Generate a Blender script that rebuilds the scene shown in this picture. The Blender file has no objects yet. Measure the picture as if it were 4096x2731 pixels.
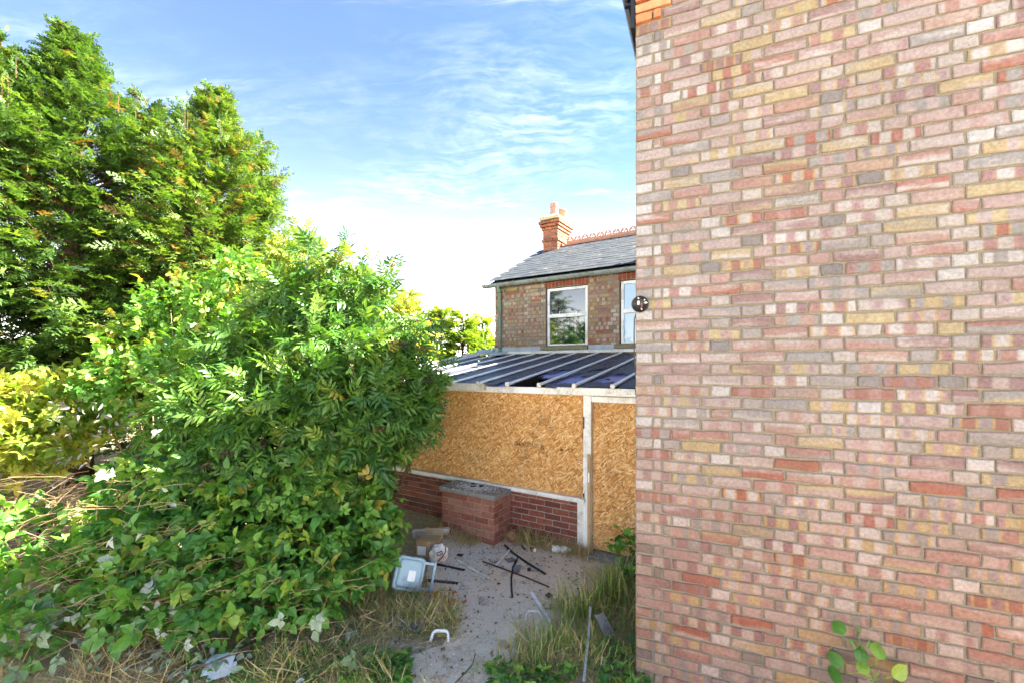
import bpy, bmesh, math, random
import numpy as np
from mathutils import Vector, Matrix
from mathutils import noise as mnoise
random.seed(7)
rng = np.random.default_rng(7)
scene = bpy.context.scene
COL = scene.collection
R = math.radians

# ------------------------------------------------------------------ camera
FPX, HZN, EYE = 1750.0, 1470.0, 2.2          # focal length / horizon row of the 4096 px photograph, eye height
cam_d = bpy.data.cameras.new('camera')
cam = bpy.data.objects.new('camera', cam_d); COL.objects.link(cam)
cam.location = (0, 0, EYE); cam.rotation_euler = (R(90), 0, 0)
cam_d.sensor_width = 36; cam_d.lens = FPX / 4096 * 36
cam_d.shift_y = (HZN - 1365.5) / 4096
cam_d.clip_start = 0.05; cam_d.clip_end = 2000
scene.camera = cam

# ------------------------------------------------------------------ light
SUN = Vector((0.99, 0.10, 0.0)).normalized()
EL = R(40)
sun_d = bpy.data.lights.new('sun', 'SUN'); sun_d.energy = 2.6; sun_d.angle = R(0.5); sun_d.color = (1, 0.93, 0.80)
sun = bpy.data.objects.new('sun', sun_d); COL.objects.link(sun)
sdir = Vector((SUN.x * math.cos(EL), SUN.y * math.cos(EL), math.sin(EL)))
sun.rotation_euler = sdir.to_track_quat('Z', 'Y').to_euler(); sun.location = (20, 10, 30)
scene.view_settings.view_transform = 'Standard'; scene.view_settings.look = 'None'
scene.view_settings.exposure = 4.35; scene.view_settings.gamma = 1

class G:
    """small node-graph helper"""
    def __init__(s, tree): s.t = tree; s.n = tree.nodes; s.l = tree.links
    def put(s, sock, v):
        if isinstance(v, bpy.types.NodeSocket): s.l.new(v, sock)
        elif v is not None:
            if isinstance(v, (tuple, list)) and len(v) == 3 and sock.type == 'RGBA': v = (*v, 1)
            sock.default_value = v
    def node(s, typ, ins=None, **attrs):
        n = s.n.new(typ)
        for k, v in attrs.items(): setattr(n, k, v)
        for k, v in (ins or {}).items(): s.put(n.inputs[k], v)
        return n
    def m(s, op, a, b=None, c=None, clamp=False):
        n = s.node('ShaderNodeMath', operation=op, use_clamp=clamp); s.put(n.inputs[0], a)
        if b is not None: s.put(n.inputs[1], b)
        if c is not None: s.put(n.inputs[2], c)
        return n.outputs[0]
    def vm(s, op, a, b=None):
        n = s.node('ShaderNodeVectorMath', operation=op); s.put(n.inputs[0], a)
        if b is not None: s.put(n.inputs[1], b)
        return n.outputs[0]
    def mix(s, f, a, b, blend='MIX'):
        n = s.node('ShaderNodeMix', data_type='RGBA', blend_type=blend)
        s.put(n.inputs[0], f); s.put(n.inputs[6], a); s.put(n.inputs[7], b); return n.outputs[2]
    def ramp(s, f, stops, interp='LINEAR'):
        n = s.node('ShaderNodeValToRGB'); s.put(n.inputs[0], f); cr = n.color_ramp; cr.interpolation = interp
        while len(cr.elements) < len(stops): cr.elements.new(0.5)
        for e, (p, c) in zip(cr.elements, stops):
            e.position = p; e.color = (*c, 1) if len(c) == 3 else c
        return n.outputs[0]
    def step(s, v, a, b):
        n = s.node('ShaderNodeMapRange', interpolation_type='SMOOTHSTEP'); s.put(n.inputs[0], v)
        n.inputs[1].default_value = a; n.inputs[2].default_value = b; return n.outputs[0]
    def noise(s, vec, scale, detail=3, rough=0.55, out=0, dim='3D', w=None):
        n = s.node('ShaderNodeTexNoise', noise_dimensions=dim)
        if vec is not None: s.put(n.inputs['Vector'], vec)
        if w is not None: s.put(n.inputs['W'], w)
        n.inputs['Scale'].default_value = scale; n.inputs['Detail'].default_value = detail; n.inputs['Roughness'].default_value = rough
        return n.outputs[out]
    def wn(s, v):
        n = s.node('ShaderNodeTexWhiteNoise', noise_dimensions='1D'); s.put(n.inputs['W'], v); return n.outputs[0]
    def xyz(s, v):
        n = s.node('ShaderNodeSeparateXYZ'); s.put(n.inputs[0], v); return n.outputs
    def comb(s, x, y, z):
        n = s.node('ShaderNodeCombineXYZ'); s.put(n.inputs[0], x); s.put(n.inputs[1], y); s.put(n.inputs[2], z); return n.outputs[0]

# ------------------------------------------------------------------ sky
world = bpy.data.worlds.new('World'); scene.world = world; world.use_nodes = True
world.node_tree.nodes.clear(); g = G(world.node_tree)
sky = g.node('ShaderNodeTexSky', sky_type='NISHITA'); sky.sun_disc = False
sky.sun_elevation = EL; sky.sun_rotation = math.atan2(SUN.x, SUN.y)
sky.air_density = 1.0; sky.dust_density = 0.4; sky.ozone_density = 1.6; sky.altitude = 0
tc = g.node('ShaderNodeTexCoord').outputs['Generated']
d = g.xyz(tc)
zc = g.m('MAXIMUM', d[2], 0.03)
px_ = g.m('DIVIDE', d[0], g.m('ADD', zc, 0.12)); py_ = g.m('DIVIDE', d[1], g.m('ADD', zc, 0.12))
pv = g.comb(px_, py_, 0.0)
warp = g.noise(pv, 1.3, 3, out=1)
pw = g.vm('ADD', pv, g.vm('MULTIPLY', warp, (0.35, 0.35, 0)))
big = g.noise(g.vm('MULTIPLY', pw, (0.55, 0.9, 1)), 1.0, 4, 0.55)
ripp = g.noise(g.vm('MULTIPLY', pw, (3.0, 9.0, 1)), 1.5, 5, 0.62)
fine = g.noise(g.vm('MULTIPLY', pw, (7.0, 16.0, 1)), 2.0, 4, 0.6)
streak = g.noise(g.vm('MULTIPLY', pw, (0.8, 6.0, 1)), 1.1, 5, 0.6)
c1 = g.m('MULTIPLY', g.step(big, 0.42, 0.74), g.m('ADD', g.m('MULTIPLY', g.step(ripp, 0.40, 0.66), 0.65), g.m('MULTIPLY', g.step(fine, 0.42, 0.68), 0.45)))
c2 = g.m('MULTIPLY', g.step(streak, 0.58, 0.80), 0.06)
low = g.step(g.m('SUBTRACT', 0.62, d[2]), 0.0, 0.55)
cl = g.m('ADD', g.m('MULTIPLY', c1, 0.058), c2)
veil = g.m('MULTIPLY', g.m('EXPONENT', g.m('DIVIDE', zc, -0.092)), 0.95)
cl = g.m('ADD', g.m('MULTIPLY', cl, 0.75), veil)
cl = g.m('MINIMUM', g.m('ADD', cl, 0.012), 0.94)
skyc = g.mix(1.0, sky.outputs[0], (0.020, 0.080, 0.132), 'MULTIPLY')
col = g.mix(cl, skyc, (8.6, 8.0, 7.0))
bg = g.node('ShaderNodeBackground', {'Color': col, 'Strength': 0.12})
g.l.new(bg.outputs[0], g.node('ShaderNodeOutputWorld').inputs[0])

# ------------------------------------------------------------------ pixel helpers (positions come from ground / wall planes)
def uv(x, y): return (x - 2048) / FPX, (HZN - y) / FPX
def gp(x, y, z=0.0):                       # photograph pixel -> point on the level z
    u, v = uv(x, y); Y = (z - EYE) / v; return Vector((u * Y, Y, z))
def dp(x, y, Y):                           # pixel at a known distance
    u, v = uv(x, y); return Vector((u * Y, Y, EYE + v * Y))
class Frame:                               # a wall frame: a along the wall (right), b away from the camera
    def __init__(s, p, deg):
        s.p = Vector((p[0], p[1])); s.deg = deg
        s.e1 = Vector((math.cos(R(deg)), -math.sin(R(deg)))); s.e2 = Vector((math.sin(R(deg)), math.cos(R(deg))))
    def a(s, x, b=0.0):
        u = (x - 2048) / FPX; q = s.p + s.e2 * b
        return (u * q.y - q.x) / (s.e1.x - u * s.e1.y)
    def az(s, x, y, b=0.0):
        a = s.a(x, b); Y = (s.p + s.e2 * b + s.e1 * a).y
        return a, EYE + (HZN - y) / FPX * Y
    def w(s, a, b, z=0.0):
        q = s.p + s.e1 * a + s.e2 * b; return Vector((q.x, q.y, z))
    def mat(s): return Matrix.Translation((s.p.x, s.p.y, 0)) @ Matrix.Rotation(-R(s.deg), 4, 'Z')

# ------------------------------------------------------------------ object helpers
def tag(o, label=None, cat=None, group=None, kind=None):
    if label: o['label'] = label
    if cat: o['category'] = cat
    if group: o['group'] = group
    if kind: o['kind'] = kind
    return o
def link(o, parent=None):
    COL.objects.link(o)
    if parent is not None: o.parent = parent
    return o
def empty(name, loc=(0, 0, 0), rz=0.0):
    o = bpy.data.objects.new(name, None); o.empty_display_size = 0.1
    o.location = loc; o.rotation_euler = (0, 0, rz); return link(o)
class MB:
    def __init__(s): s.v = []; s.f = []; s.mi = []
    def add(s, vs, fs, mi=0):
        o = len(s.v); s.v += [tuple(v) for v in vs]; s.f += [tuple(i + o for i in f) for f in fs]; s.mi += [mi] * len(fs); return s
    def box(s, x0, x1, y0, y1, z0, z1, mi=0, M=None):
        vs = [Vector(p) for p in ((x0, y0, z0), (x1, y0, z0), (x1, y1, z0), (x0, y1, z0), (x0, y0, z1), (x1, y0, z1), (x1, y1, z1), (x0, y1, z1))]
        if M is not None: vs = [M @ v for v in vs]
        return s.add(vs, [(3, 2, 1, 0), (4, 5, 6, 7), (0, 1, 5, 4), (1, 2, 6, 5), (2, 3, 7, 6), (3, 0, 4, 7)], mi)
    def bar(s, p, q, w, h, up=(0, 0, 1), mi=0):
        p, q = Vector(p), Vector(q); d = (q - p); L = d.length; d.normalize(); up = Vector(up)
        x = d.cross(up).normalized(); z = x.cross(d)
        M = Matrix((x, d, z)).transposed().to_4x4(); M.translation = p
        return s.box(-w / 2, w / 2, 0, L, -h / 2, h / 2, mi, M)
    def tube(s, pts, rad, n=8, mi=0, cap=True):
        pts = [Vector(p) for p in pts]; rads = rad if isinstance(rad, (list, tuple)) else [rad] * len(pts)
        vs, fs = [], []; x = None
        for i, p in enumerate(pts):
            d = (pts[min(i + 1, len(pts) - 1)] - pts[max(i - 1, 0)]).normalized()
            if x is None: x = d.orthogonal().normalized()
            x = (x - d * x.dot(d)); x = x.normalized() if x.length > 1e-6 else d.orthogonal().normalized()
            y = d.cross(x)
            for k in range(n):
                t = 2 * math.pi * k / n; vs.append(p + (x * math.cos(t) + y * math.sin(t)) * rads[i])
        for i in range(len(pts) - 1):
            for k in range(n): fs.append((i * n + k, i * n + (k + 1) % n, (i + 1) * n + (k + 1) % n, (i + 1) * n + k))
        if cap: fs += [tuple(range(n - 1, -1, -1)), tuple(range((len(pts) - 1) * n, len(pts) * n))]
        return s.add(vs, fs, mi)
    def lathe(s, prof, n=12, c=(0, 0, 0), mi=0):
        vs, fs = [], []
        for r, z in prof:
            for k in range(n):
                t = 2 * math.pi * k / n; vs.append((c[0] + r * math.cos(t), c[1] + r * math.sin(t), c[2] + z))
        for i in range(len(prof) - 1):
            for k in range(n): fs.append((i * n + k, i * n + (k + 1) % n, (i + 1) * n + (k + 1) % n, (i + 1) * n + k))
        return s.add(vs, fs, mi)
    def prism(s, poly, y0, y1, mi=0):        # polygon in x,z extruded along y
        n = len(poly); vs = [(x, y0, z) for x, z in poly] + [(x, y1, z) for x, z in poly]
        fs = [tuple(range(n)), tuple(range(2 * n - 1, n - 1, -1))] + [(i, i + n, (i + 1) % n + n, (i + 1) % n) for i in range(n)]
        return s.add(vs, fs, mi)
    def mesh(s, name, mats, smooth=False, bevel=0.0):
        me = bpy.data.meshes.new(name); me.from_pydata(s.v, [], s.f)
        for m_ in (mats if isinstance(mats, (list, tuple)) else [mats]): me.materials.append(m_)
        if any(s.mi): me.polygons.foreach_set('material_index', s.mi)
        bm = bmesh.new(); bm.from_mesh(me)
        bmesh.ops.recalc_face_normals(bm, faces=bm.faces)
        if bevel: bmesh.ops.bevel(bm, geom=[e for e in bm.edges if e.is_manifold and e.calc_face_angle(0) > 0.5], offset=bevel, segments=1, affect='EDGES', clamp_overlap=True)
        bm.to_mesh(me); bm.free()
        if smooth: me.polygons.foreach_set('use_smooth', [True] * len(me.polygons))
        return me
    def obj(s, name, mats, parent=None, smooth=False, bevel=0.0):
        return link(bpy.data.objects.new(name, s.mesh(name, mats, smooth, bevel)), parent)

def scatter_mesh(name, temps, T, B, S, tint, mat, which=None):
    """many transformed copies of small templates as one mesh. temps: list of (V, F) with triangles; B: (N,3,3) columns x,y,z"""
    N = len(T); which = rng.integers(0, len(temps), N) if which is None else which
    Vs, Fs, Ts = [], [], []; off = 0
    for k, (V, F) in enumerate(temps):
        ix = np.where(which == k)[0]
        if not len(ix): continue
        P = np.einsum('nij,vj->nvi', B[ix] * S[ix][:, None, None], V) + T[ix][:, None, :]
        n, nv = len(ix), len(V)
        Vs.append(P.reshape(-1, 3)); Fs.append((F[None] + (np.arange(n) * nv)[:, None, None]).reshape(-1, 3) + off)
        Ts.append(np.repeat(tint[ix], nv)); off += n * nv
    V = np.concatenate(Vs).astype(np.float32); F = np.concatenate(Fs).astype(np.int32); t = np.concatenate(Ts).astype(np.float32)
    me = bpy.data.meshes.new(name)
    me.vertices.add(len(V)); me.vertices.foreach_set('co', V.ravel())
    me.loops.add(F.size); me.loops.foreach_set('vertex_index', F.ravel())
    me.polygons.add(len(F)); me.polygons.foreach_set('loop_start', np.arange(0, F.size, 3, dtype=np.int32))
    me.attributes.new('tint', 'FLOAT', 'POINT').data.foreach_set('value', t)
    me.materials.append(mat); me.update(calc_edges=True); me.validate(); return me
def basis(D, roll_up=None, jitter=0.5):
    """columns x,y,z with y = D; z near up"""
    D = D / np.linalg.norm(D, axis=1, keepdims=True); N = len(D)
    up = np.tile(np.array([0, 0, 1.0]), (N, 1)) if roll_up is None else roll_up.copy()
    up = up + rng.normal(0, jitter, (N, 3))
    x = np.cross(D, up); x /= np.linalg.norm(x, axis=1, keepdims=True) + 1e-9
    z = np.cross(x, D); return np.stack([x, D, z], axis=2)

# ------------------------------------------------------------------ materials
def mat(name, build, rough=0.8, spec=0.3, **kw):
    m_ = bpy.data.materials.new(name); m_.use_nodes = True; m_.node_tree.nodes.clear(); g = G(m_.node_tree)
    out = g.node('ShaderNodeOutputMaterial'); b = g.node('ShaderNodeBsdfPrincipled')
    b.inputs['Roughness'].default_value = rough; b.inputs['Specular IOR Level'].default_value = spec
    for k, v in kw.items(): b.inputs[k].default_value = v
    g.out, g.b = out, b
    c = build(g) if callable(build) else build
    if c is not None: g.put(b.inputs['Base Color'], c)
    if not out.inputs[0].is_linked: g.l.new(b.outputs[0], out.inputs[0])
    return m_
def ocoord(g): return g.node('ShaderNodeTexCoord').outputs['Object']
def bump(g, h, strength=0.4, dist=0.01):
    n = g.node('ShaderNodeBump', {'Height': h}); n.inputs['Strength'].default_value = strength; n.inputs['Distance'].default_value = dist
    g.l.new(n.outputs[0], g.b.inputs['Normal'])
def plain(name, col, var=0.25, scale=6, rough=0.6, dirt=None, bmp=0.15, spec=0.3, **kw):
    def f(g):
        o = ocoord(g); n = g.noise(o, scale, 5); n2 = g.noise(o, scale * 9, 3)
        rnd = g.node('ShaderNodeObjectInfo').outputs['Random']
        c = g.mix(g.m('MULTIPLY', n, 1.0), tuple(x * (1 - var) for x in col), tuple(min(1, x * (1 + var)) for x in col))
        c = g.mix(1.0, c, g.ramp(rnd, [(0, (0.9,) * 3), (1, (1.08,) * 3)]), 'MULTIPLY')
        if dirt: c = g.mix(g.m('MULTIPLY', g.step(g.m('ADD', n, g.m('MULTIPLY', n2, 0.4)), 0.62, 0.9), 0.75), c, dirt)
        if bmp: bump(g, n2, bmp, 0.004)
        return c
    return mat(name, f, rough, spec, **kw)

def fletton(name, sat=1.0, val=.70, tone=(1.0, .97, .92)):
    """pressed brick: bands and kiss marks along the stretcher, streaks, pits; r = one random number per brick"""
    def f(g):
        at = g.node('ShaderNodeAttribute', attribute_name='bco').outputs['Vector']
        ar = g.node('ShaderNodeAttribute', attribute_name='rnd').outputs['Fac']
        hd = g.node('ShaderNodeAttribute', attribute_name='hdr').outputs['Fac']
        ro = g.node('ShaderNodeObjectInfo').outputs['Random']
        r = g.m('FRACT', g.m('ADD', ar, ro))
        q = [g.wn(g.m('ADD', g.m('MULTIPLY', r, 917.0), float(k) * 13.7)) for k in range(6)]
        p = g.vm('ADD', at, g.comb(g.m('MULTIPLY', r, 37.0), g.m('MULTIPLY', q[0], 11.0), 0))
        c3 = g.xyz(at)
        A = g.ramp(q[0], [(0, (.50, .31, .26)), (.16, (.54, .39, .35)), (.32, (.47, .22, .16)), (.41, (.55, .45, .41)), (.57, (.40, .27, .25)), (.69, (.53, .37, .30)), (.79, (.56, .45, .27)), (.89, (.42, .39, .36))], 'CONSTANT')
        Bc = g.ramp(q[1], [(0, (.62, .56, .50)), (.3, (.57, .47, .42)), (.52, (.60, .50, .30)), (.64, (.42, .39, .36)), (.76, (.68, .63, .58)), (.92, (.42, .23, .18))], 'CONSTANT')
        n1 = g.noise(p, 9, 3); n2 = g.noise(p, 55, 4); n3 = g.noise(p, 230, 3, 0.6)
        # bands along the length
        xx = g.m('ADD', c3[0], g.m('MULTIPLY', g.m('SUBTRACT', n1, 0.5), 0.012))
        per = g.m('ADD', 42.0, g.m('MULTIPLY', q[2], 34.0))
        s = g.m('SINE', g.m('ADD', g.m('MULTIPLY', xx, per), g.m('MULTIPLY', q[3], 6.28)))
        band = g.step(s, -0.45, 0.40)
        rim = g.m('SUBTRACT', 1.0, g.step(g.m('ABSOLUTE', g.m('SUBTRACT', s, 0.05)), 0.06, 0.5))
        cb = g.mix(band, A, Bc)
        cb = g.mix(g.m('MULTIPLY', rim, g.m('MULTIPLY', g.step(q[4], 0.55, 0.6), 0.75)), cb, (.62, .45, .20))
        core = g.m('MULTIPLY', g.step(s, -0.55, -0.98), g.step(g.m('ABSOLUTE', c3[2]), 0.028, 0.012))
        cb = g.mix(g.m('MULTIPLY', core, g.m('MULTIPLY', g.step(q[5], 0.4, 0.5), 0.55)), cb, (.42, .27, .29))
        # long streaks
        ps = g.vm('MULTIPLY', p, (5.0, 5.0, 26.0)); ns = g.noise(ps, 1.0, 3)
        cs = g.mix(g.step(g.m('ADD', ns, g.m('MULTIPLY', c3[2], g.m('MULTIPLY', g.m('SUBTRACT', q[3], 0.5), 14.0))), 0.38, 0.78), A, Bc)
        c = g.mix(g.step(q[2], 0.50, 0.52), cb, cs)
        H = g.ramp(q[0], [(0, (.58, .52, .46)), (.26, (.55, .44, .39)), (.44, (.68, .65, .61)), (.66, (.47, .42, .38)), (.80, (.52, .36, .31)), (.92, (.33, .30, .28))], 'CONSTANT')
        c = g.mix(g.m('MULTIPLY', hd, g.step(q[4], 0.18, 0.2)), c, H)
        c = g.mix(1.0, c, g.ramp(n2, [(0.25, (.70,) * 3), (0.75, (1.16,) * 3)]), 'MULTIPLY')
        pit = g.m('MULTIPLY', g.step(n3, 0.57, 0.70), g.m('ADD', 0.40, g.m('MULTIPLY', q[5], 0.5)))
        c = g.mix(pit, c, (.12, .09, .075))
        edge = g.step(g.m('ABSOLUTE', c3[2]), 0.024, 0.034)
        c = g.mix(g.m('MULTIPLY', g.m('MULTIPLY', edge, g.step(n2, 0.45, 0.6)), 0.6), c, (.40, .32, .25))
        bump(g, g.m('ADD', g.m('MULTIPLY', n2, 0.8), g.m('MULTIPLY', n3, 0.6)), 0.55, 0.004)
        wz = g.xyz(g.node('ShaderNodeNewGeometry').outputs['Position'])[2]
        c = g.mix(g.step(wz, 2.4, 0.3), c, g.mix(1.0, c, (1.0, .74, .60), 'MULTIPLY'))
        hsv = g.node('ShaderNodeHueSaturation', {'Color': c}); hsv.inputs['Saturation'].default_value = sat; hsv.inputs['Value'].default_value = val
        ob = g.node('ShaderNodeNewGeometry').outputs['Position']; big = g.noise(ob, 1.7, 5, .6)
        return g.mix(1.0, g.mix(1.0, hsv.outputs[0], tone, 'MULTIPLY'), g.ramp(big, [(.3, (.80, .79, .77)), (.65, (1.08, 1.08, 1.08))]), 'MULTIPLY')
    return mat(name, f, 0.9, 0.15)
M_FLET = fletton('pressed_brick', 1.02, .52, (.935, .985, 1.12))
M_FLET2 = fletton('pressed_brick_far', 1.15, .66, (1.0, .90, .80))
def mortar_f(base, grit):
    def f(g):
        o = ocoord(g); n = g.noise(o, 14, 5); n2 = g.noise(o, 160, 4, 0.65); n3 = g.noise(o, 420, 2)
        c = g.mix(n, tuple(x * .72 for x in base), tuple(min(1, x * 1.2) for x in base))
        c = g.mix(g.step(n2, 0.56, 0.66), c, grit); c = g.mix(g.step(n3, 0.62, 0.7), c, (.16, .14, .12))
        bump(g, g.m('ADD', n2, g.m('MULTIPLY', n, 0.6)), 0.8, 0.006); return c
    return f
M_MORT = mat('sandy_mortar', mortar_f((.20, .18, .14), (.32, .30, .25)), 0.95, 0.1)
M_MORT2 = mat('grey_mortar', mortar_f((.30, .275, .24), (.42, .39, .35)), 0.95, 0.1)
def redbrick(cols, comb=True):
    def f(g):
        o = ocoord(g); rnd = g.node('ShaderNodeObjectInfo').outputs['Random']; loc = g.node('ShaderNodeObjectInfo').outputs['Location']
        p = g.vm('ADD', o, g.vm('MULTIPLY', loc, (7.1, 3.3, 5.7)))
        n = g.noise(p, 22, 4); n2 = g.noise(g.vm('MULTIPLY', p, (10, 10, 140)), 1.0, 4)
        c = g.ramp(rnd, [(i / (len(cols) - 1), c_) for i, c_ in enumerate(cols)])
        c = g.mix(1.0, c, g.ramp(n, [(.25, (.72,) * 3), (.8, (1.2,) * 3)]), 'MULTIPLY')
        if comb: c = g.mix(g.m('MULTIPLY', g.step(n2, .5, .62), .45), c, (.10, .035, .025))
        c = g.mix(g.m('MULTIPLY', g.step(g.noise(p, 5, 5), .62, .75), .35), c, (.34, .27, .22))
        bump(g, g.m('ADD', n2, n), 0.6, 0.005); return c
    return mat('red_brick', f, 0.85, 0.2)
M_RED = redbrick([(.19, .055, .04), (.27, .085, .06), (.14, .05, .042), (.31, .12, .085), (.23, .07, .045)])
M_PINKRED = redbrick([(.27, .09, .065), (.36, .16, .12), (.22, .07, .05), (.40, .20, .15), (.30, .11, .08)])
M_ARCH = redbrick([(.22, .05, .028), (.30, .075, .035), (.25, .06, .03)], False)
M_CHIM = redbrick([(.34, .11, .06), (.40, .15, .08), (.28, .09, .05), (.22, .10, .07)], False)
M_ORNG = redbrick([(.50, .17, .08), (.42, .13, .06), (.55, .24, .13)], False)
M_WHITE = plain('white_upvc', (.78, .79, .78), .08, 3, .35, (.42, .40, .34), .05, .5)
M_WHITE2 = plain('weathered_white_plastic', (.66, .66, .62), .15, 5, .5, (.30, .28, .22), .1, .4)
M_BAR = plain('clean_white_upvc', (.84, .85, .85), .05, 3, .4, None, .03, .5)
M_LEAD = plain('lead_flashing', (.30, .34, .39), .25, 5, .5, (.45, .47, .49), .2)
M_STONE = plain('lichened_concrete', (.26, .22, .13), .4, 14, .9, (.12, .10, .05), .5)
M_CAP = plain('grey_concrete', (.24, .24, .23), .3, 12, .95, (.14, .13, .12), .6)
M_BLACK = plain('black_plastic', (.012, .012, .014), .2, 8, .35, None, .05, .5)
M_RUBBER = plain('black_rubber', (.018, .017, .016), .3, 18, .7, (.06, .05, .045), .2)
M_RUST = plain('rusty_rod', (.075, .03, .02), .4, 20, .85, (.14, .06, .035), .4)
M_TIMBER = plain('bare_timber', (.46, .31, .16), .25, 16, .75, (.25, .17, .09), .3)
M_OLDWOOD = plain('weathered_wood', (.15, .125, .105), .4, 9, .9, (.06, .05, .045), .6)
M_CARD = plain('cardboard', (.42, .30, .18), .15, 6, .85, (.33, .23, .13), .1)
M_PAPER = plain('white_paper', (.80, .80, .79), .05, 4, .7, None, .03)
M_BIN = plain('blue_grey_plastic', (.36, .50, .57), .10, 3, .42, (.22, .30, .33), .05, .5)
M_BINDARK = plain('dark_blue_grey_plastic', (.20, .28, .33), .15, 3, .5, None, .05, .4)
M_INK = mat('black_ink', (.05, .035, .022), .9, .1)
M_REDINK = mat('dark_red_print', (.25, .02, .03), .6, .2)
M_TERRA = plain('terracotta', (.42, .12, .06), .25, 12, .85, (.2, .09, .06), .2)
M_DARK = mat('dark_interior', (.012, .012, .014), .95, .05)
M_GREY = plain('grey_plastic_sheet', (.16, .18, .20), .3, 12, .5, (.07, .07, .08), .1)
M_METAL = plain('galvanised_metal', (.46, .48, .50), .2, 10, .4, (.25, .23, .2), .1, .5, Metallic=0.5)
M_PLASTER = plain('pale_render', (.5, .46, .4), .2, 4, .9)
def gutter_f(g):
    o = ocoord(g); n = g.noise(o, 9, 6, .65); z = g.xyz(g.node('ShaderNodeNewGeometry').outputs['Normal'])[2]
    return g.mix(g.step(n, .46, .62), (.25, .28, .28), g.mix(g.noise(o, 40, 3), (.10, .11, .09), (.22, .22, .18)))
M_GUT = mat('mossy_grey_gutter', gutter_f, .7, .25)
def pipe_f(g):
    o = ocoord(g); n = g.noise(g.vm('MULTIPLY', o, (1, 1, .35)), 16, 5, .65)
    return g.mix(g.step(n, .50, .56), (.16, .26, .21), g.mix(g.noise(o, 50, 3), (.20, .085, .035), (.36, .24, .14)))
M_PIPE = mat('flaking_green_pipe', pipe_f, .75, .25)
def slate_f(g):
    o = ocoord(g); rnd = g.node('ShaderNodeObjectInfo').outputs['Random']; loc = g.node('ShaderNodeObjectInfo').outputs['Location']
    p = g.vm('ADD', o, loc); n = g.noise(g.vm('MULTIPLY', p, (6, 22, 6)), 1.6, 5); n2 = g.noise(p, 5, 5)
    c = g.ramp(rnd, [(0, (.042, .051, .064)), (.5, (.052, .062, .075)), (.8, (.062, .069, .078)), (1, (.058, .062, .068))])
    c = g.mix(1.0, c, g.ramp(n, [(.3, (.75,) * 3), (.75, (1.25,) * 3)]), 'MULTIPLY')
    c = g.mix(g.m('MULTIPLY', g.step(n2, .58, .74), .5), c, (.24, .24, .20)); bump(g, n, .4, .003); return c
M_SLATE = mat('blue_grey_slate', slate_f, .8, .15)
def osb_f(seed, dark=0.0):
    def f(g):
        o = g.vm('ADD', ocoord(g), (seed * 3.1, seed * 1.7, seed * 2.3)); wv = g.noise(o, 5.0, 2, out=1); c3 = g.xyz(g.vm('ADD', o, g.vm('MULTIPLY', g.vm('SUBTRACT', wv, (.5, .5, .5)), (.07, .07, .07))))
        lay = []
        for k, (ang, sx, sz) in enumerate(((18, 13, 66), (-28, 14, 60), (62, 17, 74), (-4, 12, 70), (-64, 17, 76), (38, 20, 86))):
            ca, sa = math.cos(R(ang)), math.sin(R(ang))
            x = g.m('ADD', g.m('MULTIPLY', c3[0], ca), g.m('MULTIPLY', c3[2], sa)); z = g.m('SUBTRACT', g.m('MULTIPLY', c3[2], ca), g.m('MULTIPLY', c3[0], sa))
            n = g.node('ShaderNodeTexVoronoi', {'Vector': g.comb(g.m('MULTIPLY', x, float(sx)), g.m('MULTIPLY', z, float(sz)), k * 7.3)}, voronoi_dimensions='2D')
            n.inputs['Scale'].default_value = 1.0; lay.append((g.xyz(n.outputs['Color']), n.outputs['Distance']))
        val = lay[0][0][0]; h = lay[0][1]
        for c_, dd in lay[1:]:
            s = g.m('GREATER_THAN', c_[1], 0.60)
            a_ = g.m('MULTIPLY', s, 1.0)
            val = g.m('ADD', g.m('MULTIPLY', val, g.m('SUBTRACT', 1.0, a_)), g.m('MULTIPLY', c_[0], a_))
        grain = g.noise(g.vm('MULTIPLY', o, (40, 40, 220)), 1.0, 3)
        big = g.noise(o, 2.2, 4)
        v2 = g.m('ADD', g.m('MULTIPLY', val, .82), g.m('MULTIPLY', grain, .28))
        c = g.ramp(v2, [(.06, (.20, .085, .03)), (.25, (.39, .18, .05)), (.5, (.53, .27, .085)), (.75, (.61, .355, .135)), (.97, (.76, .55, .30))])
        c = g.mix(g.m('MULTIPLY', g.step(big, .5, .75), .35 + dark), c, (.34, .15, .045))
        # mildew stains with a shape of their own
        st = g.noise(o, 2.6, 5, .65); st2 = g.noise(o, 26, 4)
        c = g.mix(g.m('MULTIPLY', g.m('MULTIPLY', g.step(st, .55, .74), g.step(st2, .34, .60)), .72), c, (.14, .10, .065))
        bump(g, val, .35, .003); return c
    return f
M_OSB = [mat('strand_board', osb_f(k, dk), .75, .25) for k, dk in ((1, 0), (2.4, .05), (4.7, .0), (6.2, .3))]
def poly_f(g):
    o = ocoord(g); n = g.noise(o, 4, 5); n2 = g.noise(o, 60, 3)
    x = g.xyz(o)[0]; rib = g.m('SINE', g.m('MULTIPLY', x, 300.0))
    c = g.mix(n, (.035, .038, .055), (.07, .075, .10)); c = g.mix(g.m('MULTIPLY', g.step(n2, .55, .7), .35), c, (.16, .16, .16))
    bump(g, rib, .12, .002); return c
M_POLY = mat('grey_multiwall_sheet', poly_f, .5, .22)
def poly2_f(g):
    o = ocoord(g); c3 = g.xyz(o); n = g.noise(o, 14, 4)
    cell = g.step(g.m('ABSOLUTE', g.m('SINE', g.m('MULTIPLY', c3[0], 95.0))), .18, .05)
    c = g.mix(n, (.09, .11, .34), (.34, .38, .62)); return g.mix(cell, c, (.05, .05, .14))
M_POLY2 = mat('torn_violet_inner_sheet', poly2_f, .3, .5)
def glass_m(name, col, ior): return mat(name, col, .03, .5, IOR=ior)
M_GLASS = glass_m('window_glass', (.012, .016, .018), 2.0)
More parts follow.
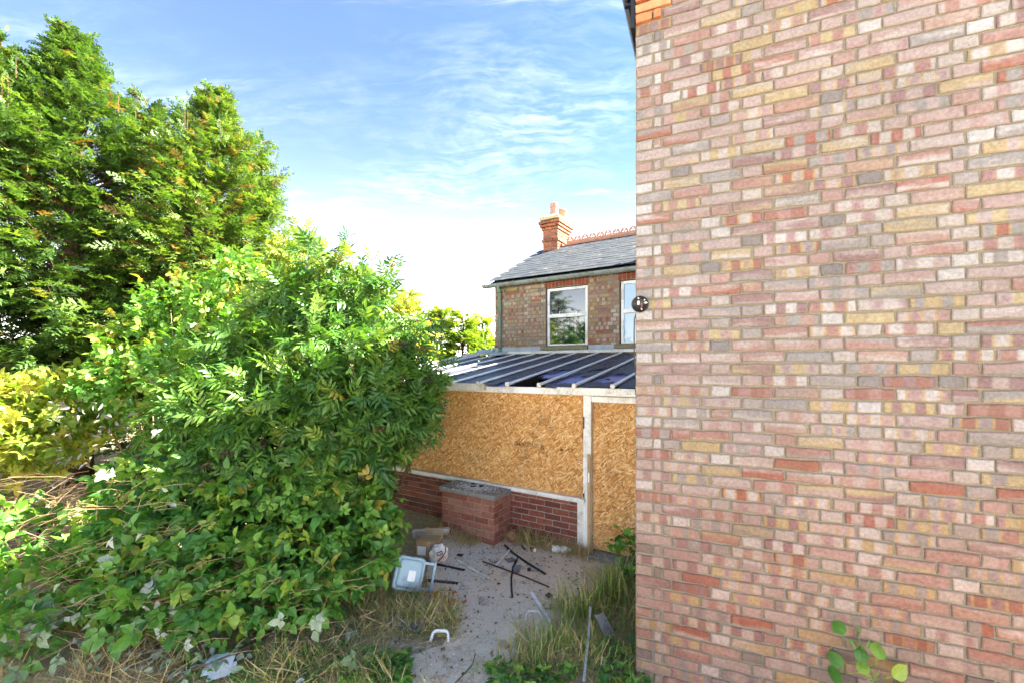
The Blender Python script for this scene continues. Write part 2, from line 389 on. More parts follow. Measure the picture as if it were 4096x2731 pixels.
M_GLASS2 = glass_m('pale_blue_window_glass', (.34, .52, .68), 1.6)  # opaque pane, pale blue set as its base colour, nothing modelled behind
def crumb_f(g):
    r = g.node('ShaderNodeAttribute', attribute_name='tint').outputs['Fac']
    return g.ramp(r, [(0, (.70, .68, .62)), (.5, (.84, .82, .77)), (.93, (.93, .91, .87)), (.985, (.45, .48, .62)), (1, (.10, .09, .08))])
M_CRUMB = mat('glass_crumbs', crumb_f, .12, .8)

def leafmat(name, stops, trans=0.35, rough=0.45, spec=0.35, tcol=(1.5, 1.5, 0.5), vein=True):
    def f(g):
        a = g.node('ShaderNodeAttribute', attribute_name='tint').outputs['Fac']; ro = g.node('ShaderNodeObjectInfo').outputs['Random']
        t = g.m('FRACT', g.m('ADD', a, ro)); c = g.ramp(t, stops)
        n = g.noise(ocoord(g), 30, 3); c = g.mix(1.0, c, g.ramp(n, [(.25, (.75,) * 3), (.75, (1.22,) * 3)]), 'MULTIPLY')
        tr = g.node('ShaderNodeBsdfTranslucent', {'Color': g.mix(1.0, c, tcol, 'MULTIPLY')})
        mx = g.node('ShaderNodeMixShader'); mx.inputs[0].default_value = trans
        g.put(g.b.inputs['Base Color'], c); g.l.new(g.b.outputs[0], mx.inputs[1]); g.l.new(tr.outputs[0], mx.inputs[2]); g.l.new(mx.outputs[0], g.out.inputs[0])
        return None
    return mat(name, f, rough, spec)
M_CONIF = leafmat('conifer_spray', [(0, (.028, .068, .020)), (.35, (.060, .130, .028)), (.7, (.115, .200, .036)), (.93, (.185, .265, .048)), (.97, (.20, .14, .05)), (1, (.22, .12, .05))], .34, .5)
M_CONIF2 = leafmat('golden_conifer_spray', [(0, (.12, .22, .03)), (.5, (.22, .32, .045)), (1, (.32, .37, .07))], .38, .5)
M_ELDER = leafmat('elder_leaf', [(0, (.032, .095, .018)), (.4, (.060, .155, .026)), (.8, (.11, .22, .034)), (.96, (.18, .26, .04)), (1, (.30, .26, .04))], .30, .4, .45)
M_BRAM = leafmat('bramble_leaf', [(0, (.045, .135, .022)), (.45, (.088, .235, .034)), (.85, (.15, .31, .042)), (.97, (.26, .36, .05)), (1, (.36, .29, .05))], .30, .45, .4)
M_PALE = leafmat('pale_leaf_underside', [(0, (.16, .23, .10)), (.4, (.27, .33, .20)), (.8, (.38, .42, .31)), (1, (.47, .49, .41))], .2, .7, .15, (1.1, 1.1, .9))
M_WITHER = leafmat('withered_leaf', [(0, (.10, .095, .08)), (1, (.26, .25, .22))], .2, .8, .1, (1, 1, .9))
M_GOLD = leafmat('yellow_green_leaf', [(0, (.10, .20, .03)), (.5, (.20, .28, .04)), (.85, (.34, .35, .05)), (1, (.5, .40, .08))], .4, .5)
M_GRASS = leafmat('grass_blade', [(0, (.09, .20, .035)), (.35, (.16, .29, .05)), (.62, (.25, .34, .08)), (.8, (.44, .38, .16)), (1, (.58, .47, .25))], .3, .5)
M_STRAW = leafmat('dry_grass_blade', [(0, (.38, .26, .11)), (.5, (.54, .40, .19)), (.85, (.64, .52, .30)), (1, (.2, .26, .06))], .25, .7, .15, (1.2, 1.1, .8))
M_ORLEAF = leafmat('orange_dead_leaf', [(0, (.40, .13, .035)), (.6, (.52, .22, .08)), (1, (.58, .36, .05))], .2, .7, .2, (1.2, 1, .7))
M_BARK = plain('brown_bark', (.11, .065, .04), .4, 14, .95, (.05, .035, .025), .6)
M_CANE = plain('bramble_cane', (.20, .085, .055), .35, 12, .65, (.20, .17, .06), .1)
M_DRYCANE = plain('dry_cane', (.36, .23, .12), .35, 9, .85, (.52, .42, .30), .1)
M_BERRY = plain('dark_berries', (.030, .010, .018), .5, 60, .3, (.12, .02, .025), 0, .5)
M_BERRY2 = plain('red_brown_berries', (.10, .028, .022), .6, 60, .4, (.22, .15, .04), 0, .5)
def ground_f(g):
    o = ocoord(g); n = g.noise(o, 1.2, 6, .6); n2 = g.noise(o, 14, 5, .65); n3 = g.noise(o, 90, 3)
    c = g.mix(n, (.28, .20, .12), (.48, .37, .22)); c = g.mix(g.step(n2, .46, .68), c, (.60, .48, .29)); c = g.mix(g.m('MULTIPLY', g.step(n3, .55, .7), .5), c, (.12, .085, .055))
    bump(g, g.m('ADD', n2, n3), .8, .02); return c
M_SOIL = mat('thatch_and_soil', ground_f, .97, .1)
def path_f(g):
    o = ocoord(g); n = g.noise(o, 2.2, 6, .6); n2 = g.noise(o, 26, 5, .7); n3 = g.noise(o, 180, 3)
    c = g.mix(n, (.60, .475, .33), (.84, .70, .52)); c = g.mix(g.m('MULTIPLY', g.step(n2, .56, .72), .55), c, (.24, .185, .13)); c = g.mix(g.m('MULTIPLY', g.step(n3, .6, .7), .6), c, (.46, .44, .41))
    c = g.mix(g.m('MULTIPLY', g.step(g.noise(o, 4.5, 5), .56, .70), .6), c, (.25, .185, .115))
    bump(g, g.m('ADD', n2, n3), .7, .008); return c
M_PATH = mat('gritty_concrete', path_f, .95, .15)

# ------------------------------------------------------------------ brick maker
def brick_mesh(name, L, Hh, D, m_, hdr=0, var=0, bev=0.004, rough_edge=0.0025, tri_front=True):
    """a bevelled brick, origin at the centre of its front face, front faces -y; fields bco / rnd / hdr drive the material"""
    rr = random.Random(1000 + var * 31 + int(L * 1e4)); j = lambda: rr.uniform(-rough_edge, rough_edge)
    x, z = L / 2, Hh / 2; mid = [(-x, -z), (-x * .33, -z), (x * .4, -z), (x, -z), (x, z), (x * .3, z), (-x * .42, z), (-x, z)]
    out = [(a + j(), b + j()) for a, b in mid]
    inn = [(a - math.copysign(bev, a) * (1 if abs(a) > x * .8 else 0), b - math.copysign(bev, b)) for a, b in out]
    vs = [(a, 0 + rr.uniform(0, .0012), b) for a, b in inn] + [(a, bev, b) for a, b in out] + [(a, D, b) for a, b in mid]
    n = 8; fs = [tuple(range(n))]
    for k in range(2): fs += [(k * n + i, (k + 1) * n + i, (k + 1) * n + (i + 1) % n, k * n + (i + 1) % n) for i in range(n)]
    me = bpy.data.meshes.new(name); me.from_pydata(vs, [], fs); me.materials.append(m_)
    me.attributes.new('bco', 'FLOAT_VECTOR', 'POINT').data.foreach_set('vector', [c for v in vs for c in v])
    me.attributes.new('hdr', 'FLOAT', 'POINT').data.foreach_set('value', [float(hdr)] * len(vs))
    me.attributes.new('rnd', 'FLOAT', 'POINT').data.foreach_set('value', [0.0] * len(vs))
    return me
class BrickSet:
    def __init__(s, H, D, m_, nvar=5, bev=0.004, rough=0.0025): s.c = {}; s.H, s.D, s.m, s.nv, s.bev, s.ro = H, D, m_, nvar, bev, rough
    def get(s, L, hdr=0):
        L = round(L, 3); k = (L, hdr, random.randrange(s.nv))
        if k not in s.c: s.c[k] = brick_mesh('brick', L, s.H, s.D, s.m, hdr, k[2], s.bev, s.ro)
        return s.c[k]
def put_brick(me, parent, loc, rot=(0, 0, 0), name='brick'):
    o = bpy.data.objects.new(name, me); o.location = loc; o.rotation_euler = rot; return link(o, parent)
def join_bricks(name, items, parent, m_, rz=0.0):
    """items: (mesh, loc): the bricks past the first 300, kept as real geometry in one part"""
    V, F, bc, hd, rd = [], [], [], [], []
    for me, loc in items:
        o = len(V); r = random.random(); RZ_ = Matrix.Rotation(rz, 3, 'Z')
        for v in me.vertices: V.append(tuple(RZ_ @ v.co + Vector(loc)))
        F += [tuple(i + o for i in p.vertices) for p in me.polygons]
        bc += [tuple(v.co) for v in me.vertices]; h = me.attributes['hdr'].data[0].value; hd += [h] * len(me.vertices); rd += [r] * len(me.vertices)
    me = bpy.data.meshes.new(name); me.from_pydata(V, [], F); me.materials.append(m_)
    me.attributes.new('bco', 'FLOAT_VECTOR', 'POINT').data.foreach_set('vector', [c for v in bc for c in v])
    me.attributes.new('hdr', 'FLOAT', 'POINT').data.foreach_set('value', hd); me.attributes.new('rnd', 'FLOAT', 'POINT').data.foreach_set('value', rd)
    o = link(bpy.data.objects.new(name, me), parent); o['kind'] = 'stuff'; return o

# ================================================================== SETTING
gm = MB(); gm.add([(-150, -60, 0), (150, -60, 0), (150, 250, 0), (-150, 250, 0)], [(0, 1, 2, 3)])
tag(gm.obj('ground', M_SOIL), kind='structure')
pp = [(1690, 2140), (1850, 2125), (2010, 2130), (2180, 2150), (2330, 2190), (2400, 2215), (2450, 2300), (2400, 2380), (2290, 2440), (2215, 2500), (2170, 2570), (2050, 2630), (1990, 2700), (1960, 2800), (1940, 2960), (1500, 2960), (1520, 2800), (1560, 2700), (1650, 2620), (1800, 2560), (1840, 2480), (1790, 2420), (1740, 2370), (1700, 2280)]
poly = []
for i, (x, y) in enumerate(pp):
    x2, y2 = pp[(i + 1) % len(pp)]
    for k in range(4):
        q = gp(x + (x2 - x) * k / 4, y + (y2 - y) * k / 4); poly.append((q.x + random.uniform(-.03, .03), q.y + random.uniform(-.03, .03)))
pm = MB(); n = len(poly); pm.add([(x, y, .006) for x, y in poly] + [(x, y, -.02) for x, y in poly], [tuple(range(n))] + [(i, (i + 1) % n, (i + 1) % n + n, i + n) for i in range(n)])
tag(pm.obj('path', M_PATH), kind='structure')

# ================================================================== NEAR HOUSE (gable wall at the right)
NF = Frame((492 / FPX * 3.1, 3.1), 23.5)
near = empty('brick_house', (NF.p.x, NF.p.y, 0), -R(NF.deg))
tag(near, 'pink and buff mottled brick gable wall of the near house filling the right side', 'house')
NW, NE, ND = 3.65, 4.96, 5.4      # width, eaves height, depth
PITCH = R(34); apex = NE + NW / 2 * math.tan(PITCH)
wm = MB()
wm.prism([(0.004, -.05), (NW, -.05), (NW, NE), (NW / 2, apex), (0.004, NE)], .010, .12)
wm.obj('mortar_wall', M_MORT, near)
sm = MB(); sm.box(0.004, .12, .12, ND, -.05, NE); sm.box(NW - .12, NW, .12, ND, -.05, NE); sm.box(.12, NW - .12, ND - .12, ND, -.05, NE)
sm.obj('side_wall', M_MORT, near)
for sx in (0, 1):
    rm = MB(); x0 = -.10 if sx == 0 else NW + .10; z0 = NE - .09 + .06
    rm.add([(x0, -.03, z0), (x0, ND + .1, z0), (NW / 2, ND + .1, apex + .06), (NW / 2, -.03, apex + .06), (x0, -.03, z0 + .07), (x0, ND + .1, z0 + .07), (NW / 2, ND + .1, apex + .13), (NW / 2, -.03, apex + .13)], [(0, 1, 2, 3), (7, 6, 5, 4), (0, 4, 5, 1), (1, 5, 6, 2), (2, 6, 7, 3), (3, 7, 4, 0)])
    rm.obj('roof_slope', M_SLATE, near)
fm = MB(); fm.box(-.028, 0, -.012, ND, NE - .36, NE - .03); fm.obj('fascia_board', M_BLACK, near)
gt = MB(); gt.tube([(-.055, -.03, NE - .05), (-.055, ND, NE - .07)], .05, 10); gt.obj('gutter', M_BLACK, near)
bk = MB(); bk.box(-.075, -.028, .004, .03, NE - .18, NE - .165); bk.box(-.075, -.06, .004, .03, NE - .165, NE - .10); bk.obj('gutter_bracket', M_BLACK, near)
CH, S_, H_, C_ = .0744, .243, .1215, .0608; J = .0125
nb = BrickSet(CH - .0115, .06, M_FLET, 9, .006, .0048)
items = []
ncs = int(NE / CH)
prng = random.Random(5)
for k in range(-1, ncs + 26):
    z = k * CH + CH / 2
    lo, hi = 0.0, NW
    if z > NE - .03: off = (z - NE + .05) / math.tan(PITCH); lo, hi = off, NW - off
    if hi - lo < .2: break
    if k % 2 == 0: seq = [('H', H_), ('C', C_)]; pat = ['S', 'S', 'H', 'S', 'S', 'H', 'S', 'H']
    else: seq = [('S', S_)]; pat = ['S', 'H', 'S', 'S', 'H', 'S', 'S', 'H']
    pos = sum(l for _, l in seq); i = prng.randrange(3) if k % 4 > 1 else 0
    while pos < NW - .05:
        t = pat[i % len(pat)]; i += 1
        if prng.random() < .07: t = 'S'
        L = S_ if t == 'S' else H_; L = min(L, NW - pos); seq.append((t, L)); pos += L
    pos = 0
    for t, L in seq:
        x0, x1 = pos, pos + L; pos += L
        if x1 < lo + .05 or x0 > hi - .05: continue
        corb = (ncs - 4 <= k <= ncs and x1 < .26)
        dep = -prng.uniform(0, .003)
        items.append((t, L - J, ((x0 + x1) / 2 + J / 2 * (1 if x0 < .001 else 0) - (J / 2 if x0 < .001 else 0), dep, z + prng.uniform(-.0012, .0012)), corb))
def near_px(it):
    w = NF.w(it[2][0], 0, it[2][2]); u, v = w.x / w.y * FPX + 2048, HZN - (w.z - EYE) / w.y * FPX
    vis = -60 < u < 4150 and -30 < v < 2760
    return (it[1] / w.y ** 2) if vis else -1
order = sorted(range(len(items)), key=lambda i: -near_px(items[i])); chosen = set(order[:300])
rest = []
cb = BrickSet(CH - .02, .10, M_ORNG, 4)
for i, (t, L, loc, corb) in enumerate(items):
    if corb: put_brick(cb.get(L), near, (loc[0], -.016 - .006 * ((loc[2] / CH) % 3 > 1), loc[2])); continue
    me = nb.get(L, 1 if t in 'HC' else 0)
    if i in chosen: put_brick(me, near, loc)
    else: rest.append((me, loc))
join_bricks('upper_bricks', rest, near, M_FLET)
sidei = []
for k in range(ncs - 1):
    pos = .0 if k % 2 else .062; i = k
    if k % 2 == 0: pass
    while pos < ND - .1:
        L = S_ if i % 3 else H_; i += 1
        sidei.append((nb.get(L - J, 0 if L > .2 else 1), (-prng.uniform(0, .003) - .004, pos + L / 2 + .066, k * CH + CH / 2))); pos += L
join_bricks('side_bricks', sidei, near, M_FLET, R(-90))

# round black lamp base on the corner, its cover gone
la, lz = NF.az(2562, 1219)
lamp = empty('wall_lamp_base', tuple(NF.w(la, -.005, lz)), -R(NF.deg))
tag(lamp, 'round black lamp base with its cover missing, screwed to the near brick corner', 'lamp')
lm = MB(); lm.lathe([(0, 0), (.056, 0), (.058, .006), (.058, .028), (.054, .030), (.052, .012), (0, .012)], 32)
o = lm.obj('base_plate', M_BLACK, lamp, True); o.rotation_euler = (R(90), 0, 0)
for k in range(3): tb = MB(); tb.box(-.019, -.004, -.026, -.012, -.004 + k * .0092, .004 + k * .0092); tb.obj('terminal_block', M_WHITE, lamp, bevel=.0015)
for sx, sz in ((-.012, .042), (.030, .028), (.010, -.035)):
    q = MB(); q.tube([(sx, -.0125, sz), (sx, -.016, sz)], .0055, 10); q.obj('screw', M_METAL, lamp)
q = MB(); q.tube([(-.018, -.020, -.008), (-.028, -.024, -.022), (-.016, -.022, -.034), (-.004, -.02, -.026)], .004, 6); q.obj('wire', M_BLACK, lamp)
q = MB(); q.tube([(.002, -.022, -.004), (.012, -.026, .004), (.014, -.022, -.018), (.004, -.018, -.03)], .0025, 6); q.obj('wire', M_TERRA, lamp)
q = MB(); q.box(.028, .05, -.016, -.0125, .004, .012); q.box(.034, .044, -.018, -.0125, .001, .015); q.obj('catch', M_METAL, lamp)
cz = NF.az(2536, 1440)[1]
q = MB(); q.tube([(-.03, .02, -.05), (-.044, .022, -.10), (-.047, .024, -.2), (-.046, .024, -.30), (-.043, .022, -.38), (-.040, .03, cz - lz - .05), (-.038, .06, cz - lz - .25)], .0048, 6); q.obj('cable', M_BLACK, lamp, True)

# ================================================================== MAIN HOUSE behind
CF = Frame((.171 * 5.2, 5.2), 32)                       # conservatory frame at its door post
HB = 3.06; HA = CF.a(1979, HB)
HO = CF.w(HA, HB)
HF = Frame((HO.x, HO.y), 32)
house = empty('brick_house', (HO.x, HO.y, 0), -R(32))
tag(house, 'two storey brick house behind the conservatory with slate roof and one chimney', 'house')
HL, HD = 5.2, 4.8
gz = HF.az(1985, 1141)[1]          # gutter height at the corner
WT = gz - .02
W1 = (HF.a(2183), HF.a(2350)); wz0 = HF.az(2265, 1382)[1]; wz1 = HF.az(2265, 1146)[1]
W2 = (HF.a(2478), HF.a(2478) + (W1[1] - W1[0]))
wins = [W1, W2]
hw = MB(); D0 = .006
def wallpiece(a0, a1, z0, z1): hw.box(a0, a1, D0, .11, z0, z1)
wallpiece(0.003, W1[0], 0, WT); wallpiece(W1[1], W2[0], 0, WT); wallpiece(W2[1], HL, 0, WT)
for w in wins: wallpiece(w[0], w[1], 0, wz0); wallpiece(w[0], w[1], wz1, WT)
hw.box(0.003, .11, .11, HD, 0, WT); hw.box(HL - .11, HL, .11, HD, 0, WT); hw.box(.11, HL - .11, HD - .11, HD, 0, WT)
hw.obj('mortar_wall', M_MORT, house)
RZ = HF.az(2263, 985, 2.4)[1]      # ridge height
ga = MB()
for a0, a1 in ((.003, .11), (HL - .11, HL)):
    ga.add([(a0, .11, WT), (a0, HD, WT), (a0, HD / 2, RZ - .1), (a1, .11, WT), (a1, HD, WT), (a1, HD / 2, RZ - .1)], [(0, 1, 2), (5, 4, 3), (0, 2, 5, 3), (2, 1, 4, 5), (1, 0, 3, 4)])
ga.obj('gable_wall', M_MORT, house)
q = MB(); q.box(.12, HL - .12, .6, .62, .2, WT - .02); q.obj('dark_room', M_DARK, house)
hb = BrickSet(.0665, .05, M_FLET2, 5, .004, .003)
ch = .0765
archz = wz1 + .215
zc_lo = 2.30
ritems = []
k = 0
while True:
    z = zc_lo + k * ch + ch / 2
    if z > WT: break
    pat = ['H', 'S', 'S', 'H', 'S'] if k % 2 else ['S', 'H', 'S', 'S', 'H']
    pos = -0.0; i = 0; seq = []
    if k % 2: seq.append((0, .112)); seq.append((.112, .168)); pos = .168
    while pos < 3.75:
        L = .228 if pat[i % 5] == 'S' else .114; i += 1; seq.append((pos, pos + L)); pos += L
    for x0, x1 in seq:
        segs = [(x0, x1)]
        for w in wins:
            z0h, z1h = wz0 - .005, (archz if True else wz1)
            if z0h < z < z1h + .01:
                e0, e1_ = (w[0] - .03, w[1] + .03) if z > wz1 else (w[0], w[1])
                ns = []
                for s0, s1 in segs:
                    if s1 <= e0 or s0 >= e1_: ns.append((s0, s1))
                    else:
                        if s0 < e0 - .03: ns.append((s0, e0))
                        if s1 > e1_ + .03: ns.append((e1_, s1))
                segs = ns
        for s0, s1 in segs:
            if s1 - s0 < .035: continue
            ritems.append((s1 - s0 - .012, ((s0 + s1) / 2, -random.uniform(0, .003), z)))
    k += 1
rest = []
for i, (L, loc) in enumerate(ritems):
    me = hb.get(round(L / .006) * .006, 1 if L < .15 else 0)
    if loc[0] < 2.95 and i < 600 and len([1]) and (i % 1 == 0) and len(house.children) < 300: put_brick(me, house, loc)
    else: rest.append((me, loc))
if rest: join_bricks('further_bricks', rest, house, M_FLET2)
# soldier arches and windows
ab = BrickSet(.0985, .05, M_ARCH, 3)
for wi, w in enumerate(wins):
    arch = MB(); arch.box(w[0] - .03, w[1] + .03, .004, .05, wz1 + .002, archz); arch = arch.obj('lintel_arch', M_MORT2, house)
    n = 12
    for row in range(2):
        for i in range(n):
            x = w[0] - .03 + (w[1] - w[0] + .06) * (i + .5) / n; zz = wz1 + .054 + row * .106 + .014 * (1 - ((i + .5) / n * 2 - 1) ** 2) - .006
            put_brick(ab.get((w[1] - w[0] + .06) / n - .010), arch, (x, -.003, zz))
    win = empty('window', (0, 0, 0)); win.parent = house
    fr = MB(); t = .055; a0, a1, z0, z1 = w[0] + .012, w[1] - .012, wz0 + .01, wz1 - .01; y0, y1 = .045, .105
    zt = z0 + (z1 - z0) * .50
    fr.box(a0, a0 + t, y0, y1, z0, z1); fr.box(a1 - t, a1, y0, y1, z0, z1); fr.box(a0 + t, a1 - t, y0, y1, z1 - t, z1); fr.box(a0 + t, a1 - t, y0, y1, z0, z0 + .03)
    fr.box(a0 + t, a1 - t, y0 - .012, y1, zt - .02, zt + .055)
    fr.obj('frame', M_WHITE, win, bevel=.004)
    gl = M_GLASS2 if wi else M_GLASS
    p1 = MB(); p1.box(a0 + t + .001, a1 - t - .001, .07, .085, zt + .056, z1 - t - .001); p1.obj('pane', gl, win)
    p2 = MB(); p2.box(a0 + t + .001, a1 - t - .001, .071, .086, z0 + .031, zt - .021); p2.obj('pane', gl, win)
    if wi == 0:
        for sx in (.3, .74):
            hq = MB(); hq.bar((a0 + (a1 - a0) * sx, .062, zt + .06), (a0 + (a1 - a0) * sx + (.02 if sx < .5 else -.03), .058, zt + .11), .012, .012); hq.obj('latch', M_WHITE, win)
    sl = MB(); sl.box(w[0] - .09, w[1] + .02, -.075, .10, wz0 - .075, wz0 - .004); sl.obj('sill', M_STONE, win, bevel=.006)
# roof slates
roof = empty('roof', (0, 0, 0)); roof.parent = house
run, rise = HD / 2 + .12, RZ - (gz + .05); pitch = math.atan2(rise, run); SL = math.hypot(run, rise)
e0 = Vector((-.10, -.12, gz + .05)); us = Vector((0, math.cos(pitch), math.sin(pitch))); ns = Vector((0, -math.sin(pitch), math.cos(pitch)))
dk = MB(); dk.add([(-.08, -.10, gz + .01), (HL + .08, -.10, gz + .01), (HL + .08, HD / 2, RZ - .03), (-.08, HD / 2, RZ - .03)], [(0, 1, 2, 3)])
dk.add([(-.08, HD + .10, gz + .01), (HL + .08, HD + .10, gz + .01), (HL + .08, HD / 2, RZ - .03), (-.08, HD / 2, RZ - .03)], [(0, 1, 2, 3)]); dk.obj('roof_deck', M_SLATE, roof)
slm = []
for v in range(4):
    q = MB(); rr = random.Random(v); j = lambda: rr.uniform(-.004, .004)
    w_, l_ = .247, .34
    q.add([(-w_ / 2 + j(), 0 + j(), 0), (w_ / 2 + j(), j(), 0), (w_ / 2, l_, 0), (-w_ / 2, l_, 0), (-w_ / 2, j(), .007), (w_ / 2, j(), .007), (w_ / 2, l_, .006), (-w_ / 2, l_, .006)], [(3, 2, 1, 0), (4, 5, 6, 7), (0, 1, 5, 4), (1, 2, 6, 5), (2, 3, 7, 6), (3, 0, 4, 7)])
    slm.append(q.mesh('slate', M_SLATE))
exps = .195; nrow = int(SL / exps)
rot0 = pitch
nsl = 0
for r_ in range(nrow):
    for c_ in range(17):
        a_ = -.10 + .125 + c_ * .25 + (.125 if r_ % 2 else 0)
        if a_ > 4.1 or (a_ > 3.6 and r_ < 5): continue
        p = e0 + us * (r_ * exps) + ns * (.018 + random.uniform(0, .004)); p.x = a_ + random.uniform(-.004, .004)
        o = bpy.data.objects.new('slate', random.choice(slm)); o.location = p; o.rotation_euler = (rot0 - .022, random.uniform(-.008, .008), random.uniform(-.012, .012)); link(o, roof); nsl += 1
# ridge tiles with pierced lobes
def curve_mesh(name, loops, depth, m_):
    cu = bpy.data.curves.new(name, 'CURVE'); cu.dimensions = '2D'; cu.fill_mode = 'BOTH'; cu.extrude = depth / 2
    for pts in loops:
        sp = cu.splines.new('POLY'); sp.points.add(len(pts) - 1); sp.use_cyclic_u = True
        for p, (x, y) in zip(sp.points, pts): p.co = (x, y, 0, 1)
    ob = bpy.data.objects.new(name, cu); COL.objects.link(ob); bpy.context.view_layer.update()
    me = bpy.data.meshes.new_from_object(ob.evaluated_get(bpy.context.evaluated_depsgraph_get())); me.name = name
    bpy.data.objects.remove(ob); me.materials.clear(); me.materials.append(m_); return me
M_RIDGE = plain('terracotta_ridge', (.44, .22, .14), .2, 10, .8, (.34, .22, .14), .2)
outl = [(-.20, 0)]
for cx in (-.1, .1):
    outl += [(cx + .095 * math.cos(t), .055 + .085 * math.sin(t)) for t in [math.pi * (1 - k / 10) for k in range(11)]]
outl.append((.20, 0)); outl = outl[::-1]
loops = [outl]
for cx in (-.1, .1):
    for hx, hz in ((0, .105), (-.03, .058), (.03, .058)):
        loops.append([(cx + hx + .022 * math.cos(t), hz + .022 * math.sin(t)) for t in [2 * math.pi * k / 10 for k in range(10)]])
crest = curve_mesh('crest', loops, .025, M_RIDGE)
capm = MB(); capm.add([(-.2, -.13, -.07), (.2, -.13, -.07), (.2, 0, .02), (-.2, 0, .02), (-.2, .13, -.07), (.2, .13, -.07)], [(0, 1, 2, 3), (3, 2, 5, 4)]); capm.box(-.2, .2, -.018, .018, .0, .045)
capme = capm.mesh('ridge_tile', M_RIDGE)
a_ = .62
while a_ < 4.3:
    t = bpy.data.objects.new('ridge_tile', capme); t.location = (a_ + .2, HD / 2, RZ + .04); t.rotation_euler = (0, random.uniform(-.01, .01), 0); link(t, house)
    c_ = bpy.data.objects.new('crest', crest); c_.rotation_euler = (R(90), 0, 0); c_.location = (0, 0, .035); link(c_, t); a_ += .405
# gutter, pipe
gut = MB(); seg = []
prof = [(.074 * math.cos(t), .074 * math.sin(t)) for t in [math.pi + math.pi * k / 8 for k in range(9)]] + [(.064 * math.cos(t), .064 * math.sin(t)) for t in [2 * math.pi - math.pi * k / 8 for k in range(9)]]
n = len(prof); gy, gzz = -.115, gz + .005
a0g, a1g = -.22, 3.9
gut.add([(a0g, gy + y, gzz + z - .012) for y, z in prof] + [(a1g, gy + y, gzz + z) for y, z in prof], [tuple(range(n)), tuple(range(2 * n - 1, n - 1, -1))] + [(i, (i + 1) % n, (i + 1) % n + n, i + n) for i in range(n)])
gut.obj('gutter', M_GUT, house)
for a_ in (.58, 1.9, 3.2):
    q = MB(); q.tube([(a_, gy - .066, gzz + .01), (a_, gy - .05, gzz - .05), (a_, gy, gzz - .072), (a_, -.03, gzz - .05), (a_, -.006, gzz - .20)], .009, 6); q.obj('gutter_bracket', M_PIPE, house)
q = MB(); q.tube([(.17, gy, gzz - .055), (.17, gy, gzz - .12), (.17, -.05, gzz - .20), (.17, -.05, 2.62), (.17, -.055, 2.56), (.17, -.10, 2.49)], .036, 10); q.obj('downpipe', M_PIPE, house, True)
q = MB(); q.lathe([(.0, 0), (.046, 0), (.048, .07), (.036, .075)], 12, (.17, gy + .03, gzz - .20)); q.obj('pipe_collar', M_PIPE, house, True)
q = MB(); q.box(.20, .28, -.05, -.003, gzz - .18, gzz - .13); q.obj('pipe_bracket', M_PIPE, house)
q = MB(); q.lathe([(.038, 0), (.046, .0), (.046, .05), (.038, .055)], 12, (.17, -.05, 2.62)); q.obj('pipe_collar', M_PIPE, house, True)
# chimney
chim = empty('chimney', (0, 0, 0)); chim.parent = house
cw, cd = .42, .72; ca0, cb0 = .10, 2.06; ctop = HF.az(2200, 880, cb0)[1]; czb = RZ - .75
core = MB(); core.box(ca0 + .012, ca0 + cw - .012, cb0 + .012, cb0 + cd - .012, czb, ctop); core.obj('chimney_core', M_MORT2, chim)
cbk = BrickSet(.064, .05, M_CHIM, 3); nco = int((ctop - czb) / .075)
for k in range(nco):
    z = czb + k * .075 + .0375; out = 0
    if k >= nco - 3: out = .03 * (k - nco + 4)
    if k == nco - 7: out = .03
    for face in range(4):
        Lf = (cw if face % 2 == 0 else cd) + 2 * out; nbk = max(2, round(Lf / .2)); offs = (k % 2) * .1
        cuts = sorted({0, Lf, *[min(Lf, max(0, i * .225 + offs)) for i in range(0, 6)]}); cuts = [c for c in cuts if c == 0 or c == Lf or (.06 < c < Lf - .06)]
        if face > 1 and face == 2: continue
        for c0, c1 in zip(cuts, cuts[1:]):
            me = cbk.get(round((c1 - c0 - .01) / .02) * .02); m_ = (c0 + c1) / 2
            if face == 0: put_brick(me, chim, (ca0 - out + m_, cb0 - out, z))
            elif face == 1: put_brick(me, chim, (ca0 + cw + out, cb0 - out + m_, z), (0, 0, R(90)))
            else: put_brick(me, chim, (ca0 - out, cb0 - out + m_, z), (0, 0, R(-90)))
sb = MB(); sb.box(ca0 - .07, ca0 + cw + .07, cb0 - .07, cb0 + cd + .07, ctop + .001, ctop + .07)
sb.add([(ca0 - .05, cb0 - .05, ctop + .072), (ca0 + cw + .05, cb0 - .05, ctop + .072), (ca0 + cw + .05, cb0 + cd + .05, ctop + .072), (ca0 - .05, cb0 + cd + .05, ctop + .072), (ca0 + .1, cb0 + .1, ctop + .17), (ca0 + cw - .1, cb0 + .1, ctop + .17), (ca0 + cw - .1, cb0 + cd - .1, ctop + .17), (ca0 + .1, cb0 + cd - .1, ctop + .17)], [(0, 1, 5, 4), (1, 2, 6, 5), (2, 3, 7, 6), (3, 0, 4, 7), (4, 5, 6, 7), (3, 2, 1, 0)])
sb.obj('flaunching', plain('lichened_mortar_cap', (.50, .42, .24), .25, 12, .95, (.30, .27, .15), .4), chim)
q = MB(); q.lathe([(.16, 0), (.145, .06), (.115, .20), (.105, .30), (.12, .31), (.125, .35), (.11, .37), (.12, .42), (.10, .43), (.085, .41)], 8, (ca0 + cw / 2, cb0 + .24, ctop + .06)); q.obj('chimney_pot', plain('pale_terracotta_pot', (.46, .25, .18), .2, 9, .85, (.3, .2, .16), .2), chim)
q = MB(); q.lathe([(.14, 0), (.135, .22), (.155, .23), (.155, .28), (.13, .29), (.12, .27)], 16, (ca0 + cw / 2 + .02, cb0 + .62, ctop + .14)); q.obj('chimney_pot', M_RIDGE, chim, True)
